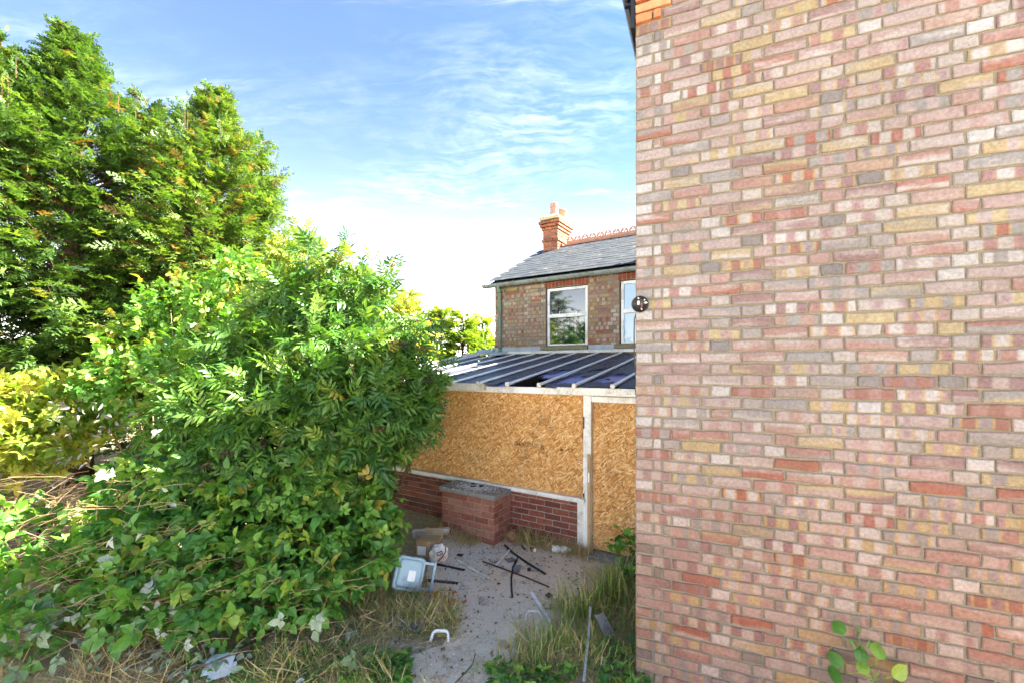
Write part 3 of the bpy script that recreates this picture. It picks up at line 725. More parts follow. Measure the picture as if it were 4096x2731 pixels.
q = MB(); q.box(ca0 - .02, ca0 + cw + .02, cb0 - .015, cb0 + .3, czb + .0, czb + .36); q.obj('chimney_flashing', plain('pale_cement_fillet', (.56, .53, .47), .15, 9, .9), chim)

# ================================================================== CONSERVATORY
con = empty('conservatory', (CF.p.x, CF.p.y, 0), -R(32))
tag(con, 'derelict white conservatory boarded up with strand board under a torn sheet roof', 'conservatory')
AL, AR = -4.75, .84
SZ = .645; BT = 1.875
dw = MB(); dw.box(AL, -.12, .0055, .10, -.05, SZ - .03); dw.obj('mortar_wall', M_MORT2, con)
rb = BrickSet(.066, .05, M_RED, 5, .004, .0035)
for k in range(8):
    z = k * .0765 + .04; pos = -.12; off = .112 if k % 2 else .225
    L = off
    while pos > AL + .05:
        L = min(L, pos - AL); me = rb.get(round((L - .011) / .004) * .004); put_brick(me, con, (pos - L / 2, -random.uniform(0, .002), z)); pos -= L; L = .225
sl = MB(); sl.box(AL, .0, -.075, .10, SZ - .028, SZ + .012); sl.box(AL, .0, -.079, -.06, SZ - .04, SZ - .0285); sl.obj('sill', M_WHITE, con, bevel=.004)
# boards
jt = CF.a(1963)
def board(a0, a1, z0, z1, b, m_, ragged=0):
    q = MB(); n = 24; pts = [(a0, z0), (a1, z0)]
    for i in range(1, n): pts.append((a1 - (random.uniform(0, ragged) if ragged else 0), z0 + (z1 - z0) * i / n))
    pts += [(a1, z1), (a0, z1)]
    q.prism(pts, b - .018, b); return q.obj('board', m_, con)
b1 = board(jt, -.035, SZ + .014, BT, -.004, M_OSB[0], .012); b1['label'] = 'orange strand board printed with a faint black stamp'
b2 = board(-3.0, jt - .008, SZ + .02, BT + .006, .006, M_OSB[1]); board(AL + .05, -3.004, SZ + .02, BT + .006, .004, M_OSB[2])
b3 = board(.072, AR, .07, 1.80, .03, M_OSB[3]); b3['label'] = 'tall darker strand board screwed over the doorway'
# stamp lettering on the board
def text_mesh(name, s, size, m_, weight=0.0):
    cu = bpy.data.curves.new(name, 'FONT'); cu.body = s; cu.size = size; cu.extrude = .0004; cu.offset = weight
    ob = bpy.data.objects.new(name, cu); COL.objects.link(ob); bpy.context.view_layer.update()
    me = bpy.data.meshes.new_from_object(ob.evaluated_get(bpy.context.evaluated_depsgraph_get())); bpy.data.objects.remove(ob)
    me.materials.clear(); me.materials.append(m_); return me
def text(s, a, b, z, size, parent, m_=M_INK, name='lettering', weight=0.0):
    o = bpy.data.objects.new(name, text_mesh(name, s, size, m_, weight)); o.location = (a, b, z); o.rotation_euler = (R(90), 0, 0); return link(o, parent)
def outline_text(s, a, b, z, size, parent, inner):
    text(s, a, b + .0002, z, size, parent, M_INK, weight=.0030); text(s, a, b - .0006, z, size, parent, inner, weight=-.0012)
bs = -.0225
ta, tz = CF.az(2058, 1778, -.022)
outline_text('SMARTPLY', ta, bs, tz, .072, b1, M_OSB[0])
ta2, _ = CF.az(2163, 1778, -.022)
text('UK', ta2, bs, tz + .012, .036, b1, weight=.001); text('CA', ta2, bs, tz - .018, .036, b1, weight=.001)
ta3, _ = CF.az(2272, 1778, -.022); text('CE', ta3, bs, tz - .01, .058, b1, weight=.001)
ta4, _ = CF.az(2196, 1778, -.022)
q = MB(); q.box(0, .11, 0, .0004, 0, .002); q.box(0, .09, 0, .0004, .010, .0118); q.box(.12, .20, 0, .0004, .0, .001); q.box(.12, .20, 0, .0004, .030, .031); q.box(.12, .121, 0, .0004, .001, .030); q.box(.199, .20, 0, .0004, .001, .030); q.box(.155, .19, 0, .0004, .006, .024)
o = q.obj('printed_rule', M_INK, b1); o.location = (ta4, bs, tz - .012)
# frame
fr = MB(); fr.box(-.034, -.008, -.03, .08, .0, 1.93); fr.obj('door_post', M_WHITE, con, bevel=.003)
fr = MB(); fr.box(-.006, .070, -.045, .08, .0, 1.87); fr.obj('door_post', M_WHITE, con, bevel=.003)
fr = MB(); fr.box(-.118, -.036, -.012, .08, .0, SZ - .042); fr.obj('corner_post', M_WHITE2, con, bevel=.003)
fr = MB(); fr.box(.072, AR, -.04, .07, 1.80, 1.868); fr.obj('door_head', M_WHITE, con, bevel=.003)
fr = MB(); fr.box(.030, .068, -.060, -.046, .02, 1.19); o = fr.obj('timber_batten', M_TIMBER, con, bevel=.002)
q = MB(); q.box(.040, .056, -.0615, -.0605, .86, .97); q.obj('printed_label', M_PAPER, o)
for z0, z1 in ((1.48, 1.62), (.66, .74)):
    q = MB(); q.box(-.033, -.017, -.034, -.0305, z0, z1); q.obj('hinge', M_BLACK, con)
for i in range(9):
    q = MB(); z = .55 + i * .09 + random.uniform(-.02, .02); q.box(-.036, -.036 + random.uniform(.006, .018), -.036, -.0305, z, z + random.uniform(.03, .08)); q.obj('broken_trim', M_WHITE, con)
for bo, a0_, a1_, z0_, z1_, bb in ((b1, jt, -.035, SZ, BT, -.0225), (b2, -3.0, jt, SZ, BT, -.0125), (b3, .072, AR, .07, 1.8, .0115)):
    for i in range(3):
        for j in range(4):
            if 0 < i < 2 and 0 < j < 3: continue
            q = MB(); xx = a0_ + .05 + (a1_ - a0_ - .1) * i / 2; zz = z0_ + .06 + (z1_ - z0_ - .11) * j / 3; q.tube([(xx, bb - .001, zz), (xx, bb + .003, zz)], .006, 8); q.obj('screw', M_METAL, bo)
th = MB(); th.box(.06, AR, -.16, .08, -.02, .055); th.obj('threshold', M_CAP, con, bevel=.01)
# eaves
ev = MB(); ev.box(AL, AR, -.045, .05, 1.872, 1.935); ev.obj('eaves_beam', M_WHITE, con, bevel=.004)
ev = MB(); ev.box(AL, jt - .02, -.125, -.047, 1.90, 1.985); ev.box(AL, jt - .02, -.13, -.1255, 1.93, 1.99); ev.obj('box_gutter', M_WHITE2, con, bevel=.006)
ga2 = CF.a(2230, -.1)
ev = MB(); ev.box(ga2, AR, -.125, -.047, 1.885, 1.965); ev.box(ga2, AR, -.13, -.1255, 1.91, 1.97); ev.obj('box_gutter', M_WHITE2, con, bevel=.006)
ev = MB(); ev.box(jt - .018, ga2 - .002, -.08, -.046, 1.876, 1.958); ev.obj('eaves_trim', M_WHITE, con, bevel=.004)
# roof plane
Rb0, Rz0, Rb1, Rz1 = -.13, 1.99, HB - .06, 2.47
def rp(a, s, h=0.0):                                    # s 0..1 from eaves to ridge
    return Vector((a, Rb0 + (Rb1 - Rb0) * s, Rz0 + (Rz1 - Rz0) * s + h))
low_x = [1650, 1712, 1758, 1815, 1920, 2036, 2163, 2302, 2457]
ras = [CF.a(x, Rb0) for x in low_x]
# even bar spacing fitted to the bars seen at the eaves
sp = (ras[-1] - ras[3]) / 5
ras = [ras[3] + sp * (i - 3) for i in range(-1, 10)]
ras = [a for a in ras if AL - .1 < a < AR + .05]
AL2 = ras[0]
for i, a in enumerate(ras):
    q = MB(); bend = .02 if i == len(ras) - 3 else 0
    pts = [rp(a, -.012, .014), rp(a + bend, .35, .014), rp(a + bend * 1.3, .6, .014), rp(a, 1.0, .014)]
    for p0, p1 in zip(pts, pts[1:]): q.bar(p0, p1, .05, .018, (0, -.15, 1))
    q.obj('glazing_bar', M_BAR, con)
    e = MB(); e.box(a - .027, a + .027, Rb0 - .07, Rb0 - .042, Rz0 - .025, Rz0 + .03); e.obj('bar_end_cap', M_WHITE2, con, bevel=.006)
def sheet(a0, a1, seed, thr, big=None, layer=0):
    nu, nv = 26, 84; q = MB(); vs = []
    h = -.004 - .022 * layer
    for j in range(nv + 1):
        for i in range(nu + 1):
            u_, v_ = i / nu, j / nv
            p = rp(a0 + .03 + (a1 - a0 - .06) * u_ + (random.uniform(-.006, .006) if 0 < i < nu else 0), v_ + random.uniform(-.003, .003), h - .012 * math.sin(math.pi * u_) * (1 if layer else .4)); vs.append(p)
    fs = []
    for j in range(nv):
        for i in range(nu):
            u_, v_ = (i + .5) / nu, (j + .5) / nv; hole = False
            k = mnoise.noise(Vector((u_ * 3.2 + seed * 9.1, v_ * 13 + seed * 3.7, seed))) + .45 * mnoise.noise(Vector((u_ * 9 + seed, v_ * 36, seed * 2)))
            if k > thr: hole = True
            if big:
                kk = .09 * mnoise.noise(Vector((u_ * 5, v_ * 9, seed + layer * 5)))
                for (bu0, bu1, bv0, bv1) in big:
                    if bu0 + kk < u_ < bu1 + kk and bv0 + kk * .6 < v_ < bv1 + kk * .8: hole = True
            if not hole:
                o_ = j * (nu + 1) + i; fs.append((o_, o_ + 1, o_ + nu + 2, o_ + nu + 1))
    q.add(vs, fs); return q.obj('roof_sheet' if layer == 0 else 'inner_sheet', M_POLY if layer == 0 else M_POLY2, con)
npan = len(ras) - 1
for i in range(npan):
    idx = i - (npan - 5)          # 0 = panel right of the third full bar
    b_top = {1: [(-.1, 1.1, -.1, .30), (.3, 1.1, .25, .42)], 2: [(.1, .95, .05, .25)], 3: [(.1, .95, .10, .30)], 0: [(.45, 1.1, -.1, .07)]}.get(idx)
    b_in = {1: [(-.1, 1.1, -.1, .22)], 2: [(.6, .9, .1, .16)]}.get(idx)
    sheet(ras[i], ras[i + 1], i + 1.3, .50 if idx < 0 else .46, b_top, 0)
    sheet(ras[i], ras[i + 1], i + 7.9, .62, b_in, 1)
a_last = ras[-1]
sheet(a_last, AR + .12, 31.3, .5); 
ld = MB(); ld.add([rp(AR - .6, .80, .02), rp(AR - .55, .83, .05), rp(AR - .48, .80, .03), rp(AR - .50, .77, .05), rp(AR - .58, .765, .015)], [(0, 1, 4), (1, 2, 3), (1, 3, 4)])
ld.obj('sheet_scrap', M_WHITE2, con)
rbm = MB(); rbm.bar(rp(AL2 - .05, 1.0, .045), rp(AR + 1.2, 1.0, .045), .07, .05); rbm.obj('ridge_bar', M_WHITE, con)
aH = HA                                                # house corner
fl = MB(); fl.add([(aH - .06, HB - .10, Rz1 + .052), (AR + 2.2, HB - .10, Rz1 + .052), (AR + 2.2, HB - .02, Rz1 + .075), (aH - .06, HB - .02, Rz1 + .075), (AR + 2.2, HB - .012, Rz1 + .17), (aH - .06, HB - .012, Rz1 + .165)], [(0, 1, 2, 3), (3, 2, 4, 5)]); fl.obj('lead_flashing', M_LEAD, con)
fl = MB(); fl.add([(aH + .08, HB - .30, Rz1 - .0), (aH + .36, HB - .30, Rz1 - .0), (aH + .38, HB - .03, Rz1 + .09), (aH + .02, HB - .03, Rz1 + .09), (aH + .36, HB - .013, Rz1 + .17), (aH + .04, HB - .013, Rz1 + .17)], [(0, 1, 2, 3), (3, 2, 4, 5)]); fl.obj('lead_apron', plain('bright_lead', (.42, .46, .50), .15, 6, .45), con)
fl = MB(); fl.add([(AL2 - .08, HB - .13, Rz1 + .06), (aH + .02, HB - .13, Rz1 + .06), (aH + .02, HB + .0, Rz1 + .13), (AL2 - .08, HB + .0, Rz1 + .13), (aH + .02, HB + .16, Rz1 + .02), (AL2 - .08, HB + .16, Rz1 + .02)], [(0, 1, 2, 3), (3, 2, 4, 5)]); fl.obj('ridge_capping', M_METAL, con)
vg = MB(); vg.bar(rp(AL2 - .05, -.01, .03), rp(AL2 - .05, 1.0, .03), .06, .09); vg.obj('verge_trim', M_WHITE, con)
ew = MB(); ew.box(AL2 - .06, AL2 - .02, .10, HB, .0, 1.93); ew.add([(AL2 - .05, .0, 1.93), (AL2 - .05, HB - .06, 1.93), (AL2 - .05, HB - .06, Rz1 - .03)], [(0, 1, 2)]); ew.obj('end_wall', M_WHITE2, con)
fw = MB(); fw.box(AL2, HA, HB + .02, HB + .06, 0, 2.45); fw.obj('back_wall', M_PLASTER, con)
fl_ = MB(); fl_.box(AL2, AR + .8, .12, HB - .02, .0, .03); fl_.obj('floor_slab', M_CAP, con)

# ================================================================== BRICK PIER
pa0, pa1 = CF.a(1768, -.42), CF.a(1976, -.42)
pier = empty('brick_pier', tuple(CF.w((pa0 + pa1) / 2, -.22, 0)), -R(32))
tag(pier, 'low square red brick pier with a concrete slab on top against the conservatory wall', 'pier')
pw = (pa1 - pa0) / 2; pdh = .20; ph = .565
q = MB(); q.box(-pw + .006, pw - .006, -pdh + .006, pdh, -.03, ph); q.obj('mortar_core', M_MORT2, pier)
nk = 7; chp = ph / nk
pbk = BrickSet(chp - .011, .05, M_PINKRED, 5, .004, .0045)
for k in range(nk):
    z = k * chp + chp / 2
    for face, Lf in ((0, 2 * pw), (1, 2 * pdh), (2, 2 * pdh)):
        off = .105 if (k + face) % 2 else .212
        cuts = [0]; c = off
        while c < Lf - .06: cuts.append(c); c += .216
        cuts.append(Lf)
        for c0, c1 in zip(cuts, cuts[1:]):
            me = pbk.get(round((c1 - c0 - .011) / .006) * .006); m_ = (c0 + c1) / 2; dd = random.uniform(0, .004)
            if face == 0: put_brick(me, pier, (-pw + m_, -pdh - dd, z))
            elif face == 1: put_brick(me, pier, (pw + dd, -pdh + m_, z), (0, 0, R(90)))
            else: put_brick(me, pier, (-pw - dd, -pdh + m_, z), (0, 0, R(-90)))
q = MB(); q.box(-pw - .03, pw + .03, -pdh - .03, pdh - .04, ph + .001, ph + .065); q.obj('cap_slab', M_CAP, pier, bevel=.008)

# ================================================================== VEGETATION TEMPLATES
def T_(vs, fs): return np.array(vs, dtype=float), np.array(fs, dtype=int)
def leaflet(L, W, fold=.15, droop=.15, n=4, serr=0.0, base=(0, 0, 0), dirv=(0, 1), seed=0):
    """a leaf blade with folded midrib: triangles"""
    rr = random.Random(seed); vs, fs = [], []; d = Vector((dirv[0], dirv[1], 0)).normalized(); x = Vector((d.y, -d.x, 0)); b = Vector(base)
    mid = []; lt = []; rt = []
    for i in range(n + 1):
        t = i / n; p = b + d * (L * t) + Vector((0, 0, -droop * L * t * t)); w = W * math.sin(math.pi * min(1, (t * .94 + .04)) ** .8) * .5
        s = 1 + (rr.uniform(-serr, serr) if serr else 0)
        mid.append(p); lt.append(p - x * w * s + Vector((0, 0, fold * w))); rt.append(p + x * w * s + Vector((0, 0, fold * w)))
    vs = mid + lt + rt; m_ = n + 1
    for i in range(n):
        for (A, sgn) in ((m_, 1), (2 * m_, -1)):
            q = [i, i + 1, A + i + 1, A + i]
            if sgn < 0: q = q[::-1]
            fs += [(q[0], q[1], q[2]), (q[0], q[2], q[3])]
    return vs, fs
def compound(parts):
    V, F = [], []
    for vs, fs in parts: o = len(V); V += [tuple(v) for v in vs]; F += [tuple(i + o for i in f) for f in fs]
    return T_(V, F)
def elder_leaf(seed):
    rr = random.Random(seed); P = []; L = .17
    for k, t in enumerate((.38, .62, .84)):
        for s in (-1, 1):
            if rr.random() < .06: continue
            P.append(leaflet(.092 * rr.uniform(.85, 1.15), .030, .25, rr.uniform(.1, .55), 3, 0, (0, L * t, -.03 * t * t), (s * .85, .55 + rr.uniform(-.15, .2)), seed + k))
    P.append(leaflet(.105, .034, .2, .35, 3, 0, (0, L * .95, -.03), (rr.uniform(-.15, .15), 1), seed))
    vs = [(-.0018, 0, 0), (.0018, 0, 0), (.001, L, -.028), (-.001, L, -.028)]; P.append((vs, [(0, 1, 2), (0, 2, 3)]))
    return compound(P)
def bramble_leaf(seed, n5=False, curl=0.15):
    rr = random.Random(seed); P = []; pet = .05
    angs = (-78, 78, 0) if not n5 else (-112, 112, -56, 56, 0)
    for a in angs:
        L = (.092 if a == 0 else .074) * rr.uniform(.85, 1.12)
        P.append(leaflet(L, L * .74, .30, rr.uniform(.0, curl * 3.4), 8, .16, (math.sin(R(a)) * .008, pet + (.022 if a == 0 else .004), 0), (math.sin(R(a + rr.uniform(-12, 12))), math.cos(R(a))), seed * 7 + a))
    P.append(([(-.0018, 0, 0), (.0018, 0, 0), (.0014, pet, 0), (-.0014, pet, 0)], [(0, 1, 2), (0, 2, 3)]))
    return compound(P)
def frond(seed, n=5, sub=True):
    """flat drooping spray of a cypress"""
    rr = random.Random(seed); P = []
    def pos(t): return Vector((0.03 * math.sin(3 * t + seed), t, -.22 * t * t))
    def twig(p, d, L, W):
        d = d.normalized(); x = Vector((d.y, -d.x, 0)).normalized(); q = p + d * L
        vs = [p - x * W * .3, p + x * W * .3, p + d * L * .55 + x * W * .5 + Vector((0, 0, -.02 * L)), q + Vector((0, 0, -.12 * L)), p + d * L * .55 - x * W * .5 + Vector((0, 0, -.02 * L))]
        P.append((vs, [(0, 1, 2), (0, 2, 4), (4, 2, 3)]))
        if sub:
            for s in (-1, 1):
                for tt in (.5,):
                    b = p + d * L * tt; dd = (d + x * s * .9).normalized(); y = Vector((dd.y, -dd.x, 0))
                    e = b + dd * L * .48 + Vector((0, 0, rr.uniform(-.12, .04) * L))
                    P.append(([b - y * W * .22, b + y * W * .22, e], [(0, 1, 2)]))
    for i in range(n):
        t = (i + .6) / n
        for s in (-1, 1):
            L = .42 * (1 - .72 * t) * rr.uniform(.75, 1.2) + .05
            twig(pos(t) + Vector((0, rr.uniform(-.05, .05), 0)), Vector((s * rr.uniform(.45, .95), .72, rr.uniform(-.35, .3))), L * rr.uniform(.7, 1.3), .10)
    twig(pos(1), Vector((0, 1, -.3)), .16, .07)
    P.append(([pos(0) + Vector((-.012, 0, 0)), pos(0) + Vector((.012, 0, 0)), pos(.5) + Vector((.01, 0, 0)), pos(.5) - Vector((.01, 0, 0)), pos(1)], [(0, 1, 2), (0, 2, 3), (3, 2, 4)]))
    return compound(P)
ELD = [elder_leaf(s) for s in range(5)]
BRM = [bramble_leaf(s, s % 3 == 2) for s in range(5)]
FRD = [frond(s) for s in range(5)]; FRDS = [frond(s + 9, 5, False) for s in range(3)]
def tmpl_mesh(name, t, m_):
    me = bpy.data.meshes.new(name); me.from_pydata(t[0].tolist(), [], t[1].tolist()); me.materials.append(m_); return me

def rect(x0, x1, y0, y1): return lambda: (random.uniform(x0, x1), random.uniform(y0, y1))
# ------------------------------------------------------------------ conifers
def conifer(name, label, base, H, Rm, nb, per, fs, m_, temps=FRD, zlow=.6, group=None, lean=(0, 0), tops=1):
    root = empty(name, base); tag(root, label, 'tree', group)
    tk = MB(); n = 9
    tk.tube([(lean[0] * (i / n) ** 2 + .04 * math.sin(i), lean[1] * (i / n) ** 2 + .04 * math.cos(i * 1.7), H * .96 * i / n) for i in range(n + 1)], [max(.012, Rm * .085 * (1 - i / n) + .012) for i in range(n + 1)], 8)
    T, D, S, U = [], [], [], []
    for k in range(nb):
        h = zlow + (H - zlow) * (1 - (1 - rng.random()) ** .80); f = h / H; az = rng.random() * 2 * math.pi
        lob = 1 + .20 * math.sin(az * 3 + h * 1.3) + .14 * math.sin(az * 5 - h * 2.1 + 1)
        rr = Rm * (1 - max(0, f - .12) ** 1.18 * 1.15) * lob * rng.uniform(.72, 1.12); rr = max(rr, .12)
        if f < .14: rr *= .8
        out = np.array([math.cos(az), math.sin(az), 0]); c = np.array([lean[0] * f * f, lean[1] * f * f, 0])
        rise_ = .28 + 1.1 * f ** 2.5
        p0 = c + np.array([0, 0, h - rr * .35]); p1 = c + out * rr + np.array([0, 0, h + rr * (rise_ - .45)])
        if k % 3 == 0: tk.tube([p0, (p0 + p1) / 2 + np.array([0, 0, .05]), p1], [.022, .014, .004], 5, cap=False)
        side = np.cross(out, [0, 0, 1.0])
        for q in range(per):
            s = rng.uniform(.45, 1.0) if q < per - 1 else 1.0
            sw = rng.normal(0, .55)
            d_ = out * (.75 + .3 * rng.random()) + side * sw + np.array([0, 0, rng.normal(.10, .28) + .9 * max(0, f - .55)])
            T.append(p0 + (p1 - p0) * s + rng.normal(0, .07 * min(1, rr), 3)); D.append(d_); S.append(fs * rng.uniform(.65, 1.25) * (.62 + .38 * min(1, rr / Rm + .25)))
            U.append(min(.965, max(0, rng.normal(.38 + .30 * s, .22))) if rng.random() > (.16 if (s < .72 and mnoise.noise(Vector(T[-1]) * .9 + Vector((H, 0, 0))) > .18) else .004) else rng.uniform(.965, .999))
    # leader shoots
    for k in range(1 + 4 * tops):
        aa = rng.random() * 6.28; ra = 0 if k == 0 else rng.uniform(.15, .5) * Rm; hh = H * (1 - max(0, ra / Rm) ** 1.2 * .42) + rng.uniform(-.1, .25)
        cx, cy = lean[0] + ra * math.cos(aa), lean[1] + ra * math.sin(aa); tk.tube([(cx, cy, hh - .45), (cx, cy, hh - .05)], [.010, .003], 5, cap=False)
        for q in range(15):
            z = rng.random() ** 1.3
            T.append(np.array([cx + rng.normal(0, .02 + .12 * z), cy + rng.normal(0, .02 + .12 * z), hh + .05 - 1.2 * z])); D.append(np.array([rng.normal(0, .15 + .5 * z), rng.normal(0, .15 + .5 * z), .9])); S.append(fs * (.35 + .45 * z)); U.append(rng.uniform(.2, .75))
    T, D, S, U = map(np.array, (T, D, S, U))
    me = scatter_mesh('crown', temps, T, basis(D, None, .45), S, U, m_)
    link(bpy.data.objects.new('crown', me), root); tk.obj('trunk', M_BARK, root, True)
    return root
def gpt(x, Y): return ((x - 2048) / FPX * Y, Y, 0)
G1 = 'tall cypresses at the left'
conifer('cypress_tree', 'tallest cypress at the left with a pointed leader against the sky', gpt(300, 8.2), dp(357, 150, 8.2).z, 2.8, 840, 13, .31, M_CONIF, tops=3, group=G1, zlow=2.0)
conifer('cypress_tree', 'cypress nearest the elder with browning inner sprays and a ragged top', gpt(815, 8.6), dp(860, 400, 8.6).z, 2.5, 760, 13, .30, M_CONIF, zlow=1.6, tops=3, group=G1, lean=(.25, 0))
conifer('cypress_tree', 'dark cypress cut off by the left edge of the picture', gpt(-120, 7.6), dp(40, 170, 7.6).z, 2.0, 480, 12, .30, M_CONIF, zlow=1.9, tops=3, group=G1, lean=(.55, 0))
conifer('cypress_tree', 'slender cypress at the right shoulder of the tall group', gpt(1010, 9.4), dp(1010, 560, 9.4).z, 1.25, 280, 11, .30, M_CONIF, group=G1, lean=(.2, 0))
conifer('cypress_tree', 'cypress closing the gap between the two tallest ones', gpt(590, 9.2), dp(590, 400, 9.2).z, 1.9, 420, 12, .31, M_CONIF, zlow=2.0, group=G1)
G3 = 'shaded cypresses behind the tall ones'
conifer('cypress_tree', 'shaded cypress seen dark between the trunks at the far left', (-10.5, 10.4, 0), 6.6, 2.0, 240, 9, .42, M_CONIF, FRDS, .3, G3)
conifer('cypress_tree', 'shaded cypress filling the gap behind the two tall ones', (-7.6, 11.0, 0), 6.4, 2.0, 240, 9, .42, M_CONIF, FRDS, .3, G3)
conifer('cypress_tree', 'cypress left of the view, seen only mirrored in the upstairs window', (-8.4, 3.9, 0), 8.2, 2.0, 300, 9, .42, M_CONIF, FRDS, .6)
G2 = 'sunlit cypresses beyond the conservatory roof'
for x, y, Y, rm, lab in ((1470, 1090, 12.5, 1.3, 'pale sunlit cypress directly behind the elder, tallest beyond the conservatory'), (1640, 1190, 13.5, 1.25, 'yellow green cypress just right of the elder beyond the roof'), (1760, 1240, 14, 1.2, 'yellow green cypress midway between elder and brick house'), (1850, 1250, 13.6, 1.1, 'pointed pale cypress second from the brick house corner'), (1930, 1275, 14.2, 1.1, 'pale cypress touching the brick house corner above the roof')):
    conifer('cypress_tree', lab, gpt(x, Y), dp(x, y, Y).z, rm, 210, 10, .42, M_CONIF2, FRDS, group=G2)

# ------------------------------------------------------------------ leafy shrubs from lobes
def lobes_points(lobes, n, shell=.55):
    """points and outward directions on a set of ellipsoid lobes, skipping what lies deep inside another lobe"""
    L = np.array([[*l[0], *l[1]] for l in lobes]); area = L[:, 3] * L[:, 5]; pr = area / area.sum()
    T, D, dep = [], [], []
    while len(T) < n:
        k = rng.choice(len(L), p=pr); v = rng.normal(0, 1, 3); v /= np.linalg.norm(v)
        r = 1 - (1 - shell) * rng.random() ** 1.6
        wob = 1 + .34 * mnoise.noise(Vector(v * 2.6) + Vector((k * 5.1, 0, 0))) + .22 * mnoise.noise(Vector(v * 6) + Vector((k * 3.1, 2, 0)))
        p = L[k, :3] + v * L[k, 3:] * r * wob
        if p[2] < .03: continue
        inside = False
        for m_ in range(len(L)):
            if m_ != k and np.sum(((p - L[m_, :3]) / L[m_, 3:]) ** 2) < .42: inside = True; break
        if inside: continue
        T.append(p); D.append(v / L[k, 3:]); dep.append(r)
    T, D = np.array(T), np.array(D); D /= np.linalg.norm(D, axis=1, keepdims=True); return T, D, np.array(dep)
def shrub(name, label, cat, base, lobes, n, temps, m_, sc=(.8, 1.25), shell=.5, droop=-.1, jit=.5, nleafobj=0, stems=14, stem_r=.02, stem_m=M_BARK, tmean=.45, group=None, leafname='leaf', splay=.7):
    root = empty(name, base); tag(root, label, cat, group); B0 = np.array(base)
    T, D, dep = lobes_points(lobes, n, shell)
    DD = D * .7 + rng.normal(0, splay, (n, 3)) * .6 + np.array([0, 0, .18 + droop]); S = rng.uniform(sc[0], sc[1], n)
    Bm = basis(DD, D + np.array([0, 0, .9]), jit); U = np.clip(rng.normal(tmean, .16, n) + np.array([.45 * mnoise.noise(Vector(t) * 1.7) for t in T]), 0, .95); ye = rng.random(n) < .02; U[ye] = rng.uniform(.96, .995, ye.sum())
    # the leaves that show largest become objects of their own
    px = T[:, 0] / T[:, 1] * FPX + 2048; py = HZN - (T[:, 2] - EYE) / T[:, 1] * FPX
    toward = -(T - np.array([0, 0, EYE])); toward /= np.linalg.norm(toward, axis=1, keepdims=True)
    score = np.where((px > 0) & (px < 4096) & (py > 0) & (py < 2731), (D * toward).sum(1) + .3 * dep + S * .8 - .35 * T[:, 1], -99)
    pick = np.argsort(-score)[:nleafobj]; mask = np.ones(n, bool); mask[pick] = False
    lm = [tmpl_mesh(leafname, t, m_) for t in temps] if nleafobj else []
    for i in pick:
        M = Matrix(Bm[i].tolist()).to_4x4() @ Matrix.Scale(S[i], 4); M.translation = Vector(T[i] - B0)
        o = bpy.data.objects.new(leafname, random.choice(lm)); o.matrix_local = M; link(o, root)
    if mask.any():
        me = scatter_mesh('foliage', temps, T[mask] - B0, Bm[mask], S[mask], U[mask], m_)
        fo = link(bpy.data.objects.new('foliage', me), root); fo['kind'] = 'stuff'
    for k in range(stems):
        l = lobes[k % len(lobes)]; e = np.array(l[0]) + rng.normal(0, .5, 3) * np.array(l[1]) - B0; e[2] = max(e[2], .1)
        s0 = np.array([rng.normal(0, .12), rng.normal(0, .12), 0]); mid = s0 * .4 + e * .6; mid[2] = e[2] * .45
        q = MB(); q.tube([s0, mid, e], [stem_r, stem_r * .7, stem_r * .25], 6); q.obj('stem', stem_m, root, True)
    return root
def lob(x, y, Y, r, rz=None, ry=None): # display-pixel lobe
    p = dp(x * 1.7415, y * 1.7415, Y); return (tuple(p), (r, ry or r * .85, rz or r))
elobes = [lob(690, 755, 5.7, .62), lob(795, 765, 5.3, .48), lob(640, 830, 5.4, .58), lob(785, 855, 5.0, .62), lob(885, 885, 5.1, .42), lob(905, 920, 4.95, .36, .40),
          lob(560, 880, 5.3, .52), lob(470, 980, 4.9, .5), lob(640, 990, 4.65, .72), lob(800, 970, 4.6, .62), lob(785, 1035, 4.55, .38), lob(740, 1080, 4.5, .5), lob(945, 900, 5.2, .30), lob(560, 1080, 4.5, .5)]
# upright top shoots of the elder
ex = [lob(855, 655, 5.3, .14, .26), lob(790, 635, 5.4, .16, .28), lob(725, 620, 5.5, .15, .3), lob(640, 690, 5.8, .28), lob(960, 770, 5.2, .13), lob(985, 960, 5.0, .14), lob(1000, 850, 5.1, .12)]
elder = shrub('elder_bush', 'big elder bush with drooping dark berry clusters in front of the conservatory', 'bush', (-1.9, 5.0, 0), elobes + ex, 5600, ELD, M_ELDER, (.8, 1.3), .45, -.15, .5, 300, 26, .028, splay=.75)
# arching bare shoots carrying leaves above the crown
for x0, y0, x1, y1, Y in ((820, 720, 915, 600, 5.2), (760, 700, 800, 540, 5.5), (700, 700, 690, 540, 5.8), (900, 760, 1000, 735, 5.2)):
    a, b = dp(x0 * 1.7415, y0 * 1.7415, Y) - Vector((-1.9, 5, 0)), dp(x1 * 1.7415, y1 * 1.7415, Y) - Vector((-1.9, 5, 0))
    q = MB(); q.tube([a, a.lerp(b, .5) + Vector((-.02, 0, .05)), b], [.010, .007, .003], 5); q.obj('shoot', M_CANE, elder)
    n = 16; T = np.array([tuple(a.lerp(b, .25 + .75 * i / n)) for i in range(n)]); Dv = np.array(tuple(b - a)) / (b - a).length + rng.normal(0, .7, (n, 3))
    me = scatter_mesh('shoot_leaves', ELD, T, basis(Dv), rng.uniform(.6, .95, n), rng.uniform(.1, .6, n), M_ELDER); o = link(bpy.data.objects.new('shoot_leaves', me), elder); o['kind'] = 'stuff'
